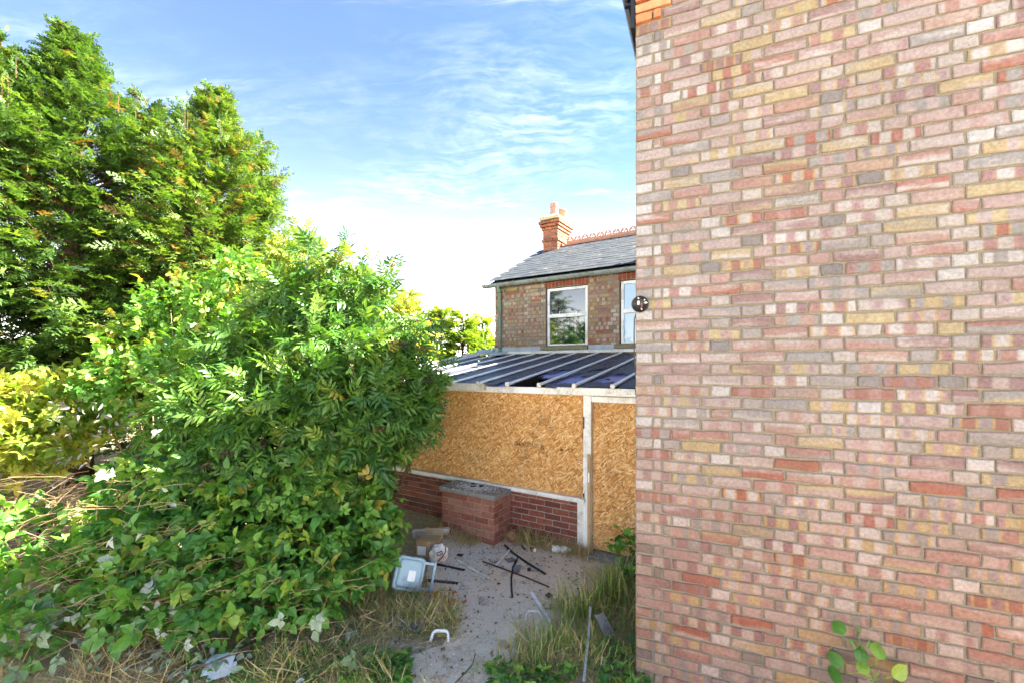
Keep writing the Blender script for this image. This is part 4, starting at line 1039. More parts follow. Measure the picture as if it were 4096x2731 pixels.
# berry clusters
def berry_mesh(seed, n, r, spread, m_):
    bm = bmesh.new(); rr = random.Random(seed)
    for k in range(n):
        v = Vector((rr.gauss(0, 1) * spread, rr.gauss(0, 1) * spread, rr.gauss(0, .45) * spread))
        bmesh.ops.create_icosphere(bm, subdivisions=1, radius=r * rr.uniform(.7, 1.2), matrix=Matrix.Translation(v))
    me = bpy.data.meshes.new('berry_cluster'); bm.to_mesh(me); bm.free(); me.materials.append(m_); return me
bms = [berry_mesh(s, 60, .0055, .034, M_BERRY if s % 2 else M_BERRY2) for s in range(4)]
for x, y, Y in ((905, 858, 4.75), (885, 880, 4.72), (925, 872, 4.74), (985, 870, 4.85), (700, 880, 4.6), (735, 870, 4.55), (815, 1052, 4.2), (835, 1095, 4.15), (690, 770, 5.0), (820, 830, 4.6), (640, 870, 4.7), (560, 900, 4.6), (925, 790, 4.85), (870, 985, 4.3), (600, 1020, 4.1), (480, 1110, 4.0), (520, 1040, 4.1), (765, 745, 4.9), (475, 1070, 4.0), (970, 800, 4.95)):
    o = bpy.data.objects.new('berry_cluster', random.choice(bms)); o.location = dp(x * 1.7415, y * 1.7415, Y) - Vector((-1.9, 5, 0)); o.rotation_euler = (0, 0, random.random() * 6); o.scale = (1.1,) * 3; o['kind'] = 'stuff'; link(o, elder)
# brambles
bl1 = [lob(785, 1115, 4.6, .34, .33), lob(830, 1195, 4.35, .36, .34), lob(740, 1180, 4.2, .5, .45), lob(600, 1180, 4.15, .5, .42), lob(480, 1150, 4.3, .5, .45), lob(360, 1130, 4.5, .5, .4), lob(820, 1270, 4.05, .34, .3), lob(690, 1290, 3.85, .42, .3), lob(540, 1290, 3.8, .45, .3), lob(400, 1260, 3.8, .45, .3), lob(300, 1210, 4.1, .4, .3), lob(720, 1360, 3.6, .28, .2), lob(600, 1375, 3.55, .3, .2)]
bramble = shrub('bramble_bush', 'broad leafed bramble thicket spilling over the ground below the elder', 'bush', (-1.7, 4.1, 0), bl1, 2900, BRM, M_BRAM, (.62, 1.22), .5, -.05, .45, 300, 16, .008, M_CANE, group=None)
bl2 = [lob(60, 1330, 3.7, .45, .28), lob(180, 1330, 3.65, .45, .28), lob(330, 1370, 3.5, .4, .25), lob(250, 1270, 3.9, .4, .3), lob(20, 1250, 4.1, .4, .3), lob(470, 1400, 3.45, .28, .18), lob(110, 1420, 3.4, .35, .18)]
shrub('bramble_bush', 'low cut bramble heap with silvery leaf undersides in the lower left corner', 'bush', (-2.6, 3.6, 0), bl2, 520, BRM, M_BRAM, (.8, 1.35), .5, -.1, .5, 90, 10, .007, M_CANE)
pm_ = [tmpl_mesh('pale_leaf', t, M_PALE) for t in BRM[:3] + [compound([leaflet(.10, .065, .35, .3, 8, .14, seed=41)])] * 3]
heap = [o for o in COL.objects if o.name.startswith('bramble_bush') and 'silvery' in o.get('label', '')][0]
for k in range(62):
    x, y = random.choice([rect(-20, 420, 2250, 2640), rect(0, 700, 2320, 2560), rect(380, 760, 1640, 2300), rect(600, 1500, 2420, 2640), rect(-20, 250, 2380, 2700)])()
    Y = 3.14 + max(0, 2650 - y) * .0008 + random.uniform(-.08, .06); p = dp(x, y, Y); p.z = max(p.z, .03)
    B = basis(np.array([[random.gauss(-.3, .8), random.gauss(-.2, .5), random.gauss(-.25, .5)]]), np.array([[0, -1.0, .6]]), .45)[0]
    M = Matrix(B.tolist()).to_4x4() @ Matrix.Scale(random.uniform(.45, .95), 4); M.translation = p - heap.location
    o = bpy.data.objects.new('pale_leaf', random.choice(pm_)); o.matrix_local = M; link(o, heap)
sg = MB()
for k in range(260):
    x, y = random.choice([rect(0, 900, 2100, 2640), rect(300, 1500, 2250, 2650), rect(100, 700, 1900, 2300)])(); Y = 3.18 + max(0, 2650 - y) * .0008 + random.uniform(-.05, .12); p = dp(x, y, Y); p.z = max(p.z, .04)
    L = random.uniform(.08, .38); a = random.gauss(.35, .4); d_ = Vector((math.cos(a), random.gauss(0, .3), math.sin(a) * .7)) * L
    sg.tube([p - d_ / 2, p + Vector((0, 0, random.uniform(-.01, .03))), p + d_ / 2], [.0024, .002, .001], 4, cap=False)
tag(sg.obj('straw_stems', M_DRYCANE), 'thin pale dry stems crossing the front of the brambles', 'stems', kind='stuff')
bl3 = [lob(330, 800, 6.2, .55), lob(400, 730, 6.3, .5), lob(300, 880, 5.7, .5), lob(430, 860, 5.5, .5), lob(230, 930, 5.8, .4, .35), lob(500, 720, 6.2, .45), lob(560, 640, 6.4, .4)]
shrub('bramble_bush', 'sunlit green bramble climbing between the cypresses and the elder', 'bush', (-4.6, 5.9, 0), bl3, 1500, BRM, M_BRAM, (.7, 1.25), .4, 0, .5, 120, 12, .008, M_DRYCANE, tmean=.7)
bl4 = [lob(40, 950, 5.6, .6, .42), lob(150, 935, 5.8, .6, .42), lob(-10, 1035, 5.2, .5, .35), lob(105, 1005, 5.35, .5, .35), lob(-90, 980, 5.5, .7, .45)]
shrub('bramble_bush', 'bright yellow green sunlit bramble mound at the left edge', 'bush', (-5.9, 5.5, 0), bl4, 1700, BRM, M_GOLD, (.8, 1.4), .5, .1, .5, 80, 8, .008, M_DRYCANE, tmean=.4)
shrub('golden_shrub', 'golden leafed shrub peeping over the top of the elder', 'shrub', (-4.0, 8.2, 0), [lob(690, 610, 8.2, .55), lob(640, 660, 8.0, .6), lob(720, 660, 8.2, .5)], 900, ELD, M_GOLD, (.8, 1.3), .4, 0, .6, 0, 6, .015, tmean=.5)
shrub('golden_shrub', 'golden leafed shrub between the elder and the conservatory roof', 'shrub', (-4.4, 9.2, 0), [lob(940, 770, 8.8, .42), lob(920, 720, 8.9, .4), lob(960, 810, 8.6, .35)], 700, BRM, M_GOLD, (.7, 1.1), .4, 0, .6, 0, 6, .015, tmean=.5)
bl5 = [(tuple(CF.w(.62, -.3, .28)), (.16, .16, .26)), (tuple(CF.w(.75, -.6, .15)), (.16, .2, .16))]
shrub('bramble_seedling', 'young dark green bramble growing by the doorway beside the near brick corner', 'plant', tuple(CF.w(.62, -.3, 0)), bl5, 46, BRM, M_BRAM, (.6, 1.0), .2, 0, .5, 46, 5, .004, M_CANE)

# canes arching through the left foreground
def cane(label, pts, r, m_, leaves=0, lmat=None, group=None, sc=(.7, 1.2)):
    P = [Vector(p) for p in pts]; base = P[0].copy(); root = empty('bramble_cane', tuple(base)); tag(root, label, 'cane', group)
    smooth = []
    for i in range(len(P) - 1):
        for k in range(5):
            t = k / 5; p0, p1, p2, p3 = P[max(i - 1, 0)], P[i], P[i + 1], P[min(i + 2, len(P) - 1)]
            smooth.append(.5 * (2 * p1 + (p2 - p0) * t + (2 * p0 - 5 * p1 + 4 * p2 - p3) * t * t + (3 * p1 - p0 - 3 * p2 + p3) * t ** 3) - base)
    smooth.append(P[-1] - base); q = MB(); n = len(smooth); q.tube(smooth, [r * (1 - .65 * i / n) for i in range(n)], 6)
    for i in range(3, n - 1, 1):
        d_ = Vector((random.gauss(0, 1), random.gauss(0, 1), random.gauss(0, 1))).normalized(); q.add([smooth[i] + d_ * r, smooth[i] + d_ * (r + .010), smooth[i] + d_ * r + Vector((.003, 0, .003))], [(0, 1, 2)])
    q.obj('stem', m_, root)
    if leaves:
        ms = [tmpl_mesh('leaf', t, lmat) for t in BRM[:3]]
        for k in range(leaves):
            i = int(n * (.2 + .8 * (k + random.random() * .6) / leaves)); i = min(i, n - 1); d_ = np.array([[random.gauss(0, 1), random.gauss(0, 1), random.gauss(.1, .5)]])
            B = basis(d_, None, .7)[0]; M = Matrix(B.tolist()).to_4x4() @ Matrix.Scale(random.uniform(*sc), 4); M.translation = smooth[i]
            o = bpy.data.objects.new('leaf', random.choice(ms)); o.matrix_local = M; link(o, root)
    return root
def gz_(x, y, z): return gp(x, y, z)
cane('long reddish bramble cane rising to the right across the bramble front', [gz_(980, 2660, .03), gz_(1110, 2530, .10), gz_(1230, 2400, .22), gz_(1340, 2300, .32)], .009, M_CANE, 9, M_BRAM)
cane('thick green brown cane lying along the bottom edge at the left', [gz_(560, 2745, .02), gz_(760, 2680, .06), gz_(960, 2600, .08), gz_(1150, 2500, .05)], .010, M_CANE, 8, M_PALE)
cane('reddish cane lying flat on the grass below the brambles', [gz_(830, 2590, .05), gz_(1050, 2540, .06), gz_(1260, 2520, .07), gz_(1450, 2510, .03)], .009, M_CANE, 9, M_PALE)
cane('pinkish thorny cane crossing the bramble heap at the left', [gz_(290, 2330, .25), gz_(430, 2280, .33), gz_(560, 2220, .42), gz_(720, 2150, .5)], .009, M_CANE, 8, M_BRAM)
cane('cane with big silvery leaves turned over in the left foreground', [gz_(150, 2480, .15), gz_(330, 2440, .26), gz_(520, 2350, .36), gz_(700, 2240, .42)], .008, M_CANE, 10, M_PALE, None, (.9, 1.4))
cane('lowest silvery leafed cane at the left edge near the bottom corner', [gz_(-40, 2560, .12), gz_(120, 2520, .22), gz_(280, 2460, .25), gz_(420, 2430, .2)], .007, M_CANE, 9, M_PALE, None, (.9, 1.3))
cane('cane with drooping pale leaves hanging over the elder front', [gz_(420, 1900, .9), gz_(520, 1800, 1.1), gz_(640, 1760, 1.2), gz_(760, 1720, 1.3)], .006, M_CANE, 9, M_PALE, None, (.6, 1.0))
cane('bright green young bramble shoot climbing the elder front', [dp(1545, 1900, 4.2), dp(1490, 1700, 4.2), dp(1440, 1560, 4.25), dp(1400, 1430, 4.3)], .004, M_CANE, 9, M_BRAM, None, (.5, .8))
# dry tangle at the left
dt = MB()
for k in range(190):
    x = random.uniform(-40, 560); y = random.uniform(1900, 2260); Y = random.uniform(4.3, 5.6); p = dp(x, y, Y)
    if p.z < .05: p.z = .05
    L = random.uniform(.3, 1.0); a = random.gauss(.25, .35); d_ = Vector((math.cos(a), random.gauss(0, .4), math.sin(a) * .6)) * L
    dt.tube([p - d_ / 2, p + Vector((0, 0, random.uniform(0, .06))), p + d_ / 2], [.004, .0035, .002], 4, cap=False)
tag(dt.obj('dry_stalks', M_DRYCANE), 'tangle of dry brown bramble stalks above the old planks at the left', 'stalks', kind='stuff')
dl = rng.normal(0, 1, (260, 3)); xs = rng.uniform(200, 640, 260); ys = rng.uniform(1600, 2250, 260); Ys = rng.uniform(4.4, 5.4, 260)
Tp = np.array([tuple(dp(a, b, c)) for a, b, c in zip(xs, ys, Ys)]); Tp[:, 2] = np.maximum(Tp[:, 2], .05)
me = scatter_mesh('withered_leaves', [leaf for leaf in [compound([leaflet(.07, .03, .5, .6, 4, .2, seed=9)])]], Tp, basis(dl, None, 1), rng.uniform(.6, 1.3, 260), rng.uniform(0, .99, 260), M_WITHER)
tag(link(bpy.data.objects.new('withered_leaves', me)), 'grey withered leaves hanging in the dry stalks at the left', 'leaves', kind='stuff')

# pale overturned leaf litter in the foreground
def ground_scatter(polys, n, z0=.01):
    out = []
    while len(out) < n:
        x, y = random.choice(polys)(); out.append(gp(x, y, z0))
    return np.array([tuple(p) for p in out])
def tri_strip(pts, w):      # points around a polyline (pixels)
    def f():
        i = random.randrange(len(pts) - 1); t = random.random(); a, b = pts[i], pts[i + 1]
        return a[0] + (b[0] - a[0]) * t + random.gauss(0, w), a[1] + (b[1] - a[1]) * t + random.gauss(0, w * .6)
    return f
npl = 230
Tp = ground_scatter([tri_strip([(620, 2700), (900, 2600), (1150, 2560), (1420, 2530)], 55), tri_strip([(350, 2660), (650, 2640), (900, 2680)], 60), tri_strip([(-20, 2450), (300, 2420), (500, 2500)], 90), rect(500, 1500, 2560, 2760)], npl, .02); Tp[:, 2] += rng.uniform(0, .07, npl)
pl = [compound([leaflet(.075, .05, .5, .3, 5, .15, seed=s)]) for s in range(3)]
Dl = rng.normal(0, 1, (npl, 3)); Dl[:, 2] *= .35
me = scatter_mesh('leaf_litter', pl, Tp, basis(Dl, None, .6), rng.uniform(.35, 1.0, npl), rng.uniform(0, 1, npl), M_PALE)
tag(link(bpy.data.objects.new('leaf_litter', me)), 'pale dead bramble leaves littering the grass in the foreground', 'leaves', kind='stuff')
npl = 40
Tp = np.array([tuple(gp(random.gauss(1790, 32), random.gauss(2400, 22), .012 + .02 * random.random())) for _ in range(npl)])
Dl = rng.normal(0, 1, (npl, 3)); Dl[:, 2] *= .4; olm = [tmpl_mesh('fallen_leaf', t, M_ORLEAF) for t in [compound([leaflet(.075, .045, .6, .5, 5, .15, seed=s)]) for s in range(3)]]
lp = empty('leaf_pile', tuple(gp(1790, 2405))); tag(lp, 'little pile of curled orange dead leaves beside the plastic caddy', 'leaves')
Bq = basis(Dl, None, .8)
for i in range(npl):
    M = Matrix(Bq[i].tolist()).to_4x4() @ Matrix.Scale(random.uniform(.5, 1.0), 4); M.translation = Vector(Tp[i]) - lp.location
    o = bpy.data.objects.new('leaf', random.choice(olm)); o.matrix_local = M; link(o, lp)

npl = 260
Tp = ground_scatter([rect(1650, 2350, 2200, 2460), rect(1500, 2150, 2450, 2760), rect(1650, 1850, 2330, 2480)], npl, .014)
Dl = rng.normal(0, 1, (npl, 3)); Dl[:, 2] *= .25
me = scatter_mesh('dead_leaf_bits', [compound([leaflet(.04, .022, .5, .4, 3, .2, seed=s)]) for s in range(3)], Tp, basis(Dl, None, .5), rng.uniform(.4, 1.1, npl), rng.random(npl), leafmat('brown_leaf_bit', [(0, (.10, .06, .035)), (.6, (.22, .13, .07)), (1, (.34, .22, .12))], .1, .85, .1, (1, 1, .8)))
tag(link(bpy.data.objects.new('dead_leaf_bits', me)), 'brown dead leaf bits trodden into the concrete path', 'leaves', kind='stuff')
# ------------------------------------------------------------------ grass
def blade(L, W, bend, n=3):
    vs, fs = [], []
    for i in range(n):
        t = i / n; y = bend * L * t * t; z = L * (t - .35 * bend * t * t); w = W * (1 - t * .75) / 2; vs += [(-w, y, z), (w, y, z)]
    vs.append((0, bend * L, L * (1 - .35 * bend)))
    for i in range(n - 1): a = 2 * i; fs += [(a, a + 1, a + 3), (a, a + 3, a + 2)]
    a = 2 * (n - 1); fs.append((a, a + 1, a + 2)); return T_(vs, fs)
BLD = [blade(1, .034, b) for b in (.15, .45, .8, 1.1)] + [blade(1, .018, .95, 4)]
def grass(name, label, gens, n, hmin, hmax, m_, dryness=(0, 1), lean=.25):
    T = []
    while len(T) < n:
        x, y = random.choice(gens)(); p = gp(x, y)
        loc = CF.mat().inverted() @ p
        if loc.y > -.02 and loc.x > AL: continue
        ln = NF.mat().inverted() @ p
        if ln.y > -.02 and ln.x > -.02: continue
        if p.y < 2.2: continue
        T.append(tuple(p))
    T = np.array(T); az = rng.random(n) * 2 * np.pi; z = np.stack([rng.normal(0, lean, n), rng.normal(0, lean, n), np.ones(n)], 1); z /= np.linalg.norm(z, axis=1, keepdims=True)
    y = np.stack([np.cos(az), np.sin(az), np.zeros(n)], 1); y -= z * (y * z).sum(1, keepdims=True); y /= np.linalg.norm(y, axis=1, keepdims=True); x = np.cross(y, z)
    cl = np.array([mnoise.noise(Vector(t) * 2.2) for t in T]); S = (hmin + (hmax - hmin) * rng.random(n) ** 1.4) * np.clip(1 + .9 * cl, .45, 1.7)
    me = scatter_mesh(name, BLD, T, np.stack([x, y, z], 2), S, np.clip(rng.uniform(dryness[0], dryness[1], n) + .15 * cl, 0, .999), m_)
    return tag(link(bpy.data.objects.new(name, me)), label, 'grass', kind='stuff')
right_zone = [rect(2200, 2560, 2400, 2760), rect(2330, 2560, 2280, 2560), rect(1980, 2560, 2580, 2900), rect(2060, 2400, 2480, 2700), rect(2430, 2560, 2220, 2420)]
grass('grass', 'long green grass along the foot of the near brick wall', right_zone, 2600, .06, .23, M_GRASS, (0, .95))
grass('grass', 'tall green tufts standing in the middle of the concrete path', [tri_strip([(2210, 2440), (2300, 2470), (2380, 2440)], 26), tri_strip([(2420, 2420), (2500, 2350)], 30)], 520, .16, .42, M_GRASS, (0, .6), .15)
grass('dry_grass', 'straw coloured dry grass in the right foreground', right_zone, 4600, .04, .17, M_STRAW, (0, .95), .7)
wl = [tuple(CF.w(a, b)) for a, b in ((-2.4, -.1), (-1.8, -.5), (-1.4, -.55), (-1.15, -.15), (-.6, -.12), (-.1, -.15))]
def px_of(p): return (p[0] / p[1] * FPX + 2048, HZN - (p[2] - EYE) / p[1] * FPX)
wl = [px_of(p) for p in wl]
grass('dry_grass', 'dry grass tufts along the foot of the conservatory wall and pier', [tri_strip(wl, 16), tri_strip(wl[2:], 14), tri_strip([(2230, 2190), (2330, 2215), (2370, 2230)], 18), tri_strip([(2260, 2190), (2345, 2190)], 22)], 2600, .05, .23, M_STRAW, (0, .99), .35)
grass('grass', 'green grass tufts hanging against the red dwarf wall', [tri_strip(wl[2:5], 12), tri_strip([(1880, 2120), (1960, 2140)], 12)], 420, .08, .2, M_GRASS, (.1, .9), .3)
left_zone = [rect(1380, 1800, 2360, 2480), rect(1450, 1840, 2440, 2560), rect(700, 1600, 2560, 2780), rect(950, 1500, 2480, 2700), rect(1420, 1600, 2300, 2400)]
grass('grass', 'green grass around the fallen caddy and below the brambles', left_zone, 4200, .05, .20, M_GRASS, (0, .95), .5)
grass('dry_grass', 'dry grass stems matted in the left foreground', left_zone + [rect(-50, 900, 2380, 2800), rect(0, 700, 2500, 2800)], 6500, .05, .24, M_STRAW, (0, .97), .9)
grass('grass', 'sparse short grass sprouting in the bottom centre of the path', [rect(1500, 1720, 2560, 2800), rect(1880, 2120, 2640, 2800)], 700, .03, .12, M_GRASS, (.1, .95), .5)
grass('dry_grass', 'sunlit dry meadow grass at the far left behind the planks', [rect(-900, 500, 1960, 2300)], 5000, .1, .4, M_STRAW, (0, .99), .5)
# low clover-like weeds
cw_ = 900; Tp = ground_scatter([rect(700, 1500, 2600, 2760), rect(1950, 2300, 2660, 2800), rect(1480, 1640, 2620, 2760), rect(2400, 2600, 2560, 2760)], cw_, .015); Tp[:, 2] += rng.uniform(0, .05, cw_)
Dl = rng.normal(0, 1, (cw_, 3)); Dl[:, 2] = rng.uniform(0, .5, cw_)
me = scatter_mesh('weeds', [compound([leaflet(.03, .024, .2, .2, 3, .1, (0, .008, 0), (math.sin(a), math.cos(a))) for a in (0, 2.1, 4.2)])], Tp, basis(Dl, None, .4), rng.uniform(.6, 1.5, cw_), rng.uniform(.3, .98, cw_), M_BRAM)
tag(link(bpy.data.objects.new('weeds', me)), 'tiny round leafed weeds dotted through the foreground grass', 'weeds', kind='stuff')
# straw and twigs lying on the path
tw = MB()
for k in range(380):
    x, y = random.choice([rect(1600, 2350, 2230, 2500), rect(1500, 2100, 2520, 2760), rect(1560, 1960, 2480, 2740)])(); p = gp(x, y, .013); a = random.random() * 6.28; L = random.uniform(.02, .12); d_ = Vector((math.cos(a), math.sin(a), random.uniform(-.03, .08))) * L
    tw.tube([p, p + d_ * .5 + Vector((0, 0, .004)), p + d_], [.0016, .0016, .0008], 3, cap=False)
tag(tw.obj('straw_bits', M_DRYCANE), 'bits of straw and twig strewn over the concrete path', 'straw', kind='stuff')

# ------------------------------------------------------------------ weed by the near wall
wa = NF.a(3520, -.06); wb = NF.w(wa, -.07, 0)
weed = empty('tall_weed', tuple(wb), -R(NF.deg)); tag(weed, 'single tall weed with heart shaped leaves against the near brick wall', 'plant')
st = [(0, -.02, 0), (-.01, -.02, .25), (-.035, -.02, .42), (-.08, -.015, .56), (-.12, 0, .70), (-.145, .0, .80)]
q = MB(); q.tube(st, [.005, .005, .0045, .0035, .002, .001], 6); q.obj('stem', leafmat('weed_stem', [(0, (.08, .16, .05)), (1, (.10, .18, .06))], .1), weed, True)
hl = compound([leaflet(.085, .075, .15, .3, 6, .06, (0, .03, 0), seed=2), ([(-.002, 0, 0), (.002, 0, 0), (.001, .035, 0)], [(0, 1, 2)])]); sl_ = compound([leaflet(.075, .022, .3, .3, 5, .2, (0, .01, 0), seed=3)])
hm, smm = tmpl_mesh('leaf', hl, M_BRAM), tmpl_mesh('leaf', sl_, M_BRAM)
for i, (x, y, sc_, a, nar) in enumerate(((3389, 2560, 1.05, -35, 0), (3462, 2596, .8, 40, 1), (3440, 2668, 1.0, 10, 0), (3505, 2655, 1.15, 25, 0), (3392, 2690, 1.1, -50, 0), (3545, 2712, 1.2, 60, 0), (3395, 2740, 1.15, -75, 0), (3470, 2720, .9, -15, 0), (3425, 2600, .7, -25, 1), (3440, 2530, .6, 15, 1), (3560, 2760, 1.2, 100, 0), (3450, 2770, 1.2, -110, 0), (3500, 2700, .8, 75, 1))):
    b_ = -.085 - .012 * (i % 4); aa, zz = NF.az(x, y, b_)
    sp_ = min(((Vector(p0).lerp(Vector(p1), t / 6)) for p0, p1 in zip(st, st[1:]) for t in range(7)), key=lambda p: (p - Vector((aa - wa, b_ + .07, zz - .03))).length)
    q = MB(); q.tube([sp_, (sp_ + Vector((aa - wa, b_ + .07, zz))) / 2 + Vector((0, 0, .012)), (aa - wa, b_ + .07, zz)], .0022, 5); q.obj('leaf_stalk', M_BRAM, weed)
    o = bpy.data.objects.new('leaf', smm if nar else hm); o.location = (aa - wa, b_ + .07, zz); o.rotation_euler = (R(62 + 14 * (i % 3 - 1)), R(a), 0); o.scale = (sc_,) * 3; link(o, weed)

# ================================================================== DEBRIS
def strip(label, cat, name, p, q, w, h, m_, lift=.012, group=None, pieces=None):
    a, b = gp(*p, lift), gp(*q, lift); c = (a + b) / 2; root = MB()
    root.bar(a - c, b - c, w, h); o = root.obj(name, m_, bevel=min(w, h) * .12); o.location = c
    return tag(o, label, cat, group)
strip('white plastic strip leaning across the black rubber strip', 'strip', 'plastic_strip', (1985, 2258), (2050, 2184), .024, .012, M_WHITE, .03)
strip('left half of the snapped white plastic strip near the caddy', 'strip', 'plastic_strip', (1830, 2238), (1872, 2263), .022, .012, M_WHITE, .02)
strip('right half of the snapped white plastic strip near the caddy', 'strip', 'plastic_strip', (1876, 2266), (1957, 2311), .020, .012, M_WHITE, .02)
g1 = strip('white grooved plastic strip at the edge of the tall grass', 'strip', 'plastic_strip', (2126, 2366), (2203, 2487), .030, .014, M_WHITE, .02)
lgs = empty('metal_strip', tuple(gp(2348, 2570, .03))); tag(lgs, 'long thin grey metal strip lying upright in the grass by the near wall', 'strip')
q = MB(); P = [gp(2362, 2425, .16), gp(2355, 2530, .12), gp(2346, 2620, .08), gp(2335, 2722, .05)]; P = [p - lgs.location for p in P]
for a, b in zip(P, P[1:]): q.bar(a, b, .018, .006)
q.obj('rail', M_METAL, lgs)
def tubing(label, cat, name, pts, r, m_, lift=.015, n=6):
    P = [gp(x, y, lift + (dz if len(e) else 0)) for (x, y, *e), dz in zip(pts, [(p[2] if len(p) > 2 else 0) for p in pts])]; c = P[0].copy()
    q = MB(); q.tube([p - c for p in P], r, n); o = q.obj(name, m_, None, True); o.location = c; return tag(o, label, cat)
tubing('long black rubber strip with a lump end pointing at the doorway', 'strip', 'rubber_strip', [(2018, 2178, .03), (2055, 2212), (2110, 2250), (2182, 2294)], .013, M_RUBBER)
tubing('bent black rubber strip hanging down from the long one', 'strip', 'rubber_strip', [(2070, 2232, .02), (2052, 2265), (2045, 2310), (2046, 2350), (2049, 2385)], .010, M_RUBBER)
tubing('thin rusty brown rod lying across the middle of the path', 'rod', 'rusty_rod', [(1930, 2243, .02), (2000, 2268), (2100, 2305), (2195, 2345)], .008, M_RUST)
tubing('short curled black rubber piece near the terracotta pot', 'strip', 'rubber_strip', [(2086, 2172, .01), (2090, 2186), (2100, 2196)], .008, M_RUBBER)
strip('flat black slat pointing right from beside the printed bag', 'slat', 'black_slat', (1735, 2252), (1858, 2278), .035, .010, M_RUBBER)
strip('flat black slat behind the caddy handle', 'slat', 'black_slat', (1705, 2318), (1832, 2331), .04, .012, M_RUBBER)
def arch(label, x0, x1, yb, yt, m_, r):
    a, b = gp(x0, yb, .01), gp(x1, yb, .01); w = (b - a).length; c = (a + b) / 2
    o = MB(); h = w * .55; pts = [Vector((-w / 2, 0, 0)), Vector((-w * .42, 0, h * .8)), Vector((-w * .28, 0, h)), Vector((w * .3, 0, h)), Vector((w * .43, 0, h * .82)), Vector((w / 2, 0, 0))]
    for p, q in zip(pts, pts[1:]): o.bar(p, q, r * 1.6, r)
    ob = o.obj('plastic_handle', m_, bevel=.002); ob.location = c; ob.rotation_euler = (R(-48), 0, math.atan2(b.y - a.y, b.x - a.x)); return tag(ob, label, 'handle')  # a loose plastic handle, arched from short bars
arch('chunky white plastic handle lying on dry grass left of the path', 1722, 1794, 2566, 2525, M_WHITE, .018)
arch('thin white plastic handle lying on the concrete path', 2102, 2166, 2480, 2462, M_WHITE, .007)
# bottle
bt = empty('milk_bottle', tuple(gp(2175, 2192, .045))); tag(bt, 'empty white plastic milk bottle lying in dry grass near the door', 'bottle')
q = MB(); q.lathe([(0, 0), (.036, 0), (.043, .02), (.043, .07), (.034, .085), (.034, .11), (.043, .125), (.043, .15), (.030, .185), (.017, .20), (.017, .225)], 14); o = q.obj('body', plain('milky_plastic', (.74, .78, .76), .08, 6, .35, (.5, .5, .45), .05, .5), bt, True); o.rotation_euler = (R(90), 0, R(78)); o.location = (.10, 0, 0); 
q = MB(); q.lathe([(0, .024), (.019, .024), (.019, 0), (.0, 0)], 14); c = q.obj('cap', M_WHITE, bt); c.rotation_euler = (R(90), 0, R(78)); c.location = (.10 - .225 * math.sin(R(78)), .225 * -math.cos(R(78)) , 0)
# flower pot
fp = empty('flower_pot', tuple(gp(2045, 2142, .06))); tag(fp, 'broken terracotta flower pot tipped against the brick pier', 'pot')
q = MB(); q.lathe([(0, -.10), (.045, -.10), (.066, .02), (.074, .02), (.076, .06), (.066, .06), (.058, .02), (.038, -.085), (0, -.085)], 18); o = q.obj('pot', M_TERRA, fp, True); o.rotation_euler = (R(72), 0, R(10))
q = MB(); q.lathe([(0, .018), (.058, .022), (.058, .0), (0, -.01)], 14); o = q.obj('soil', M_SOIL, fp, True); o.rotation_euler = (R(72), 0, R(10))
# grey panel scraps
def scrap(label, x, y, w, l, rz, m_, tilt=0, name='sheet_scrap', z=.012):
    q = MB(); rr = random.Random(x); pts = [(-w / 2 + rr.uniform(-.01, .01), -l / 2), (w * .2, -l / 2 - .006), (w / 2, -l / 2 + .012), (w / 2 - .006, l * .2), (w * .42, l / 2), (-w * .1, l / 2 - .008), (-w / 2, l / 2 - .004)]
    n = len(pts); q.add([(a, b, 0) for a, b in pts] + [(a, b, .006) for a, b in pts], [tuple(range(n - 1, -1, -1)), tuple(range(n, 2 * n))] + [(i, (i + 1) % n, (i + 1) % n + n, i + n) for i in range(n)])
    o = q.obj(name, m_); o.location = gp(x, y, z + abs(math.sin(R(tilt))) * l * .5); o.rotation_euler = (R(tilt), 0, R(rz)); return tag(o, label, 'scrap')
scrap('pale translucent sheet scrap under the white strip end', 2043, 2238, .11, .09, 30, M_GREY)
scrap('dark grey folded sheet scrap beside the bent rubber strip', 2068, 2272, .07, .12, -12, M_GREY, 14)
scrap('small black shard just right of the grey folded scrap', 2117, 2275, .04, .06, 10, M_BLACK, 8)
scrap('black shard at the left end of the glass littered path', 1842, 2218, .07, .05, -20, M_BLACK, 6)
scrap('black shard half hidden by the tall grass tuft', 2196, 2378, .06, .06, 40, M_BLACK, 10)
scrap('black shard beside the milk bottle', 2127, 2190, .05, .03, 15, M_BLACK, 5)
scrap('crumpled pink wrapper under the grass by the leaf pile', 1755, 2440, .09, .06, 10, plain('pink_plastic', (.62, .30, .34), .2, 12, .5), 15)
scrap('grey torn sheet standing in the grass near the wall foot', 2420, 2500, .10, .20, 25, M_METAL, 35)
scrap('silver grey mesh scrap in the right foreground grass', 2445, 2660, .16, .07, -35, M_METAL, 12)
blk = MB()
for k in range(160):
    x, y = random.choice([rect(1850, 2350, 2180, 2400), rect(1900, 2300, 2160, 2260)])(); p = gp(x, y, .012); s = random.uniform(.006, .022); a = random.random() * 3
    c, sn = math.cos(a), math.sin(a); blk.add([p + Vector((c * s, sn * s, 0)), p + Vector((-sn * s * .6, c * s * .6, .005)), p + Vector((-c * s, -sn * s * .8, .002)), p + Vector((sn * s * .5, -c * s * .7, .006))], [(0, 1, 2), (0, 2, 3)])
tag(blk.obj('black_crumbs', M_BLACK), 'scattered black plastic crumbs over the path', 'crumbs', kind='stuff')
rbm_ = bmesh.new(); bmesh.ops.create_icosphere(rbm_, subdivisions=1, radius=1)
RV = np.array([v.co[:] for v in rbm_.verts]); RF = np.array([[v.index for v in f.verts] for f in rbm_.faces]); rbm_.free()
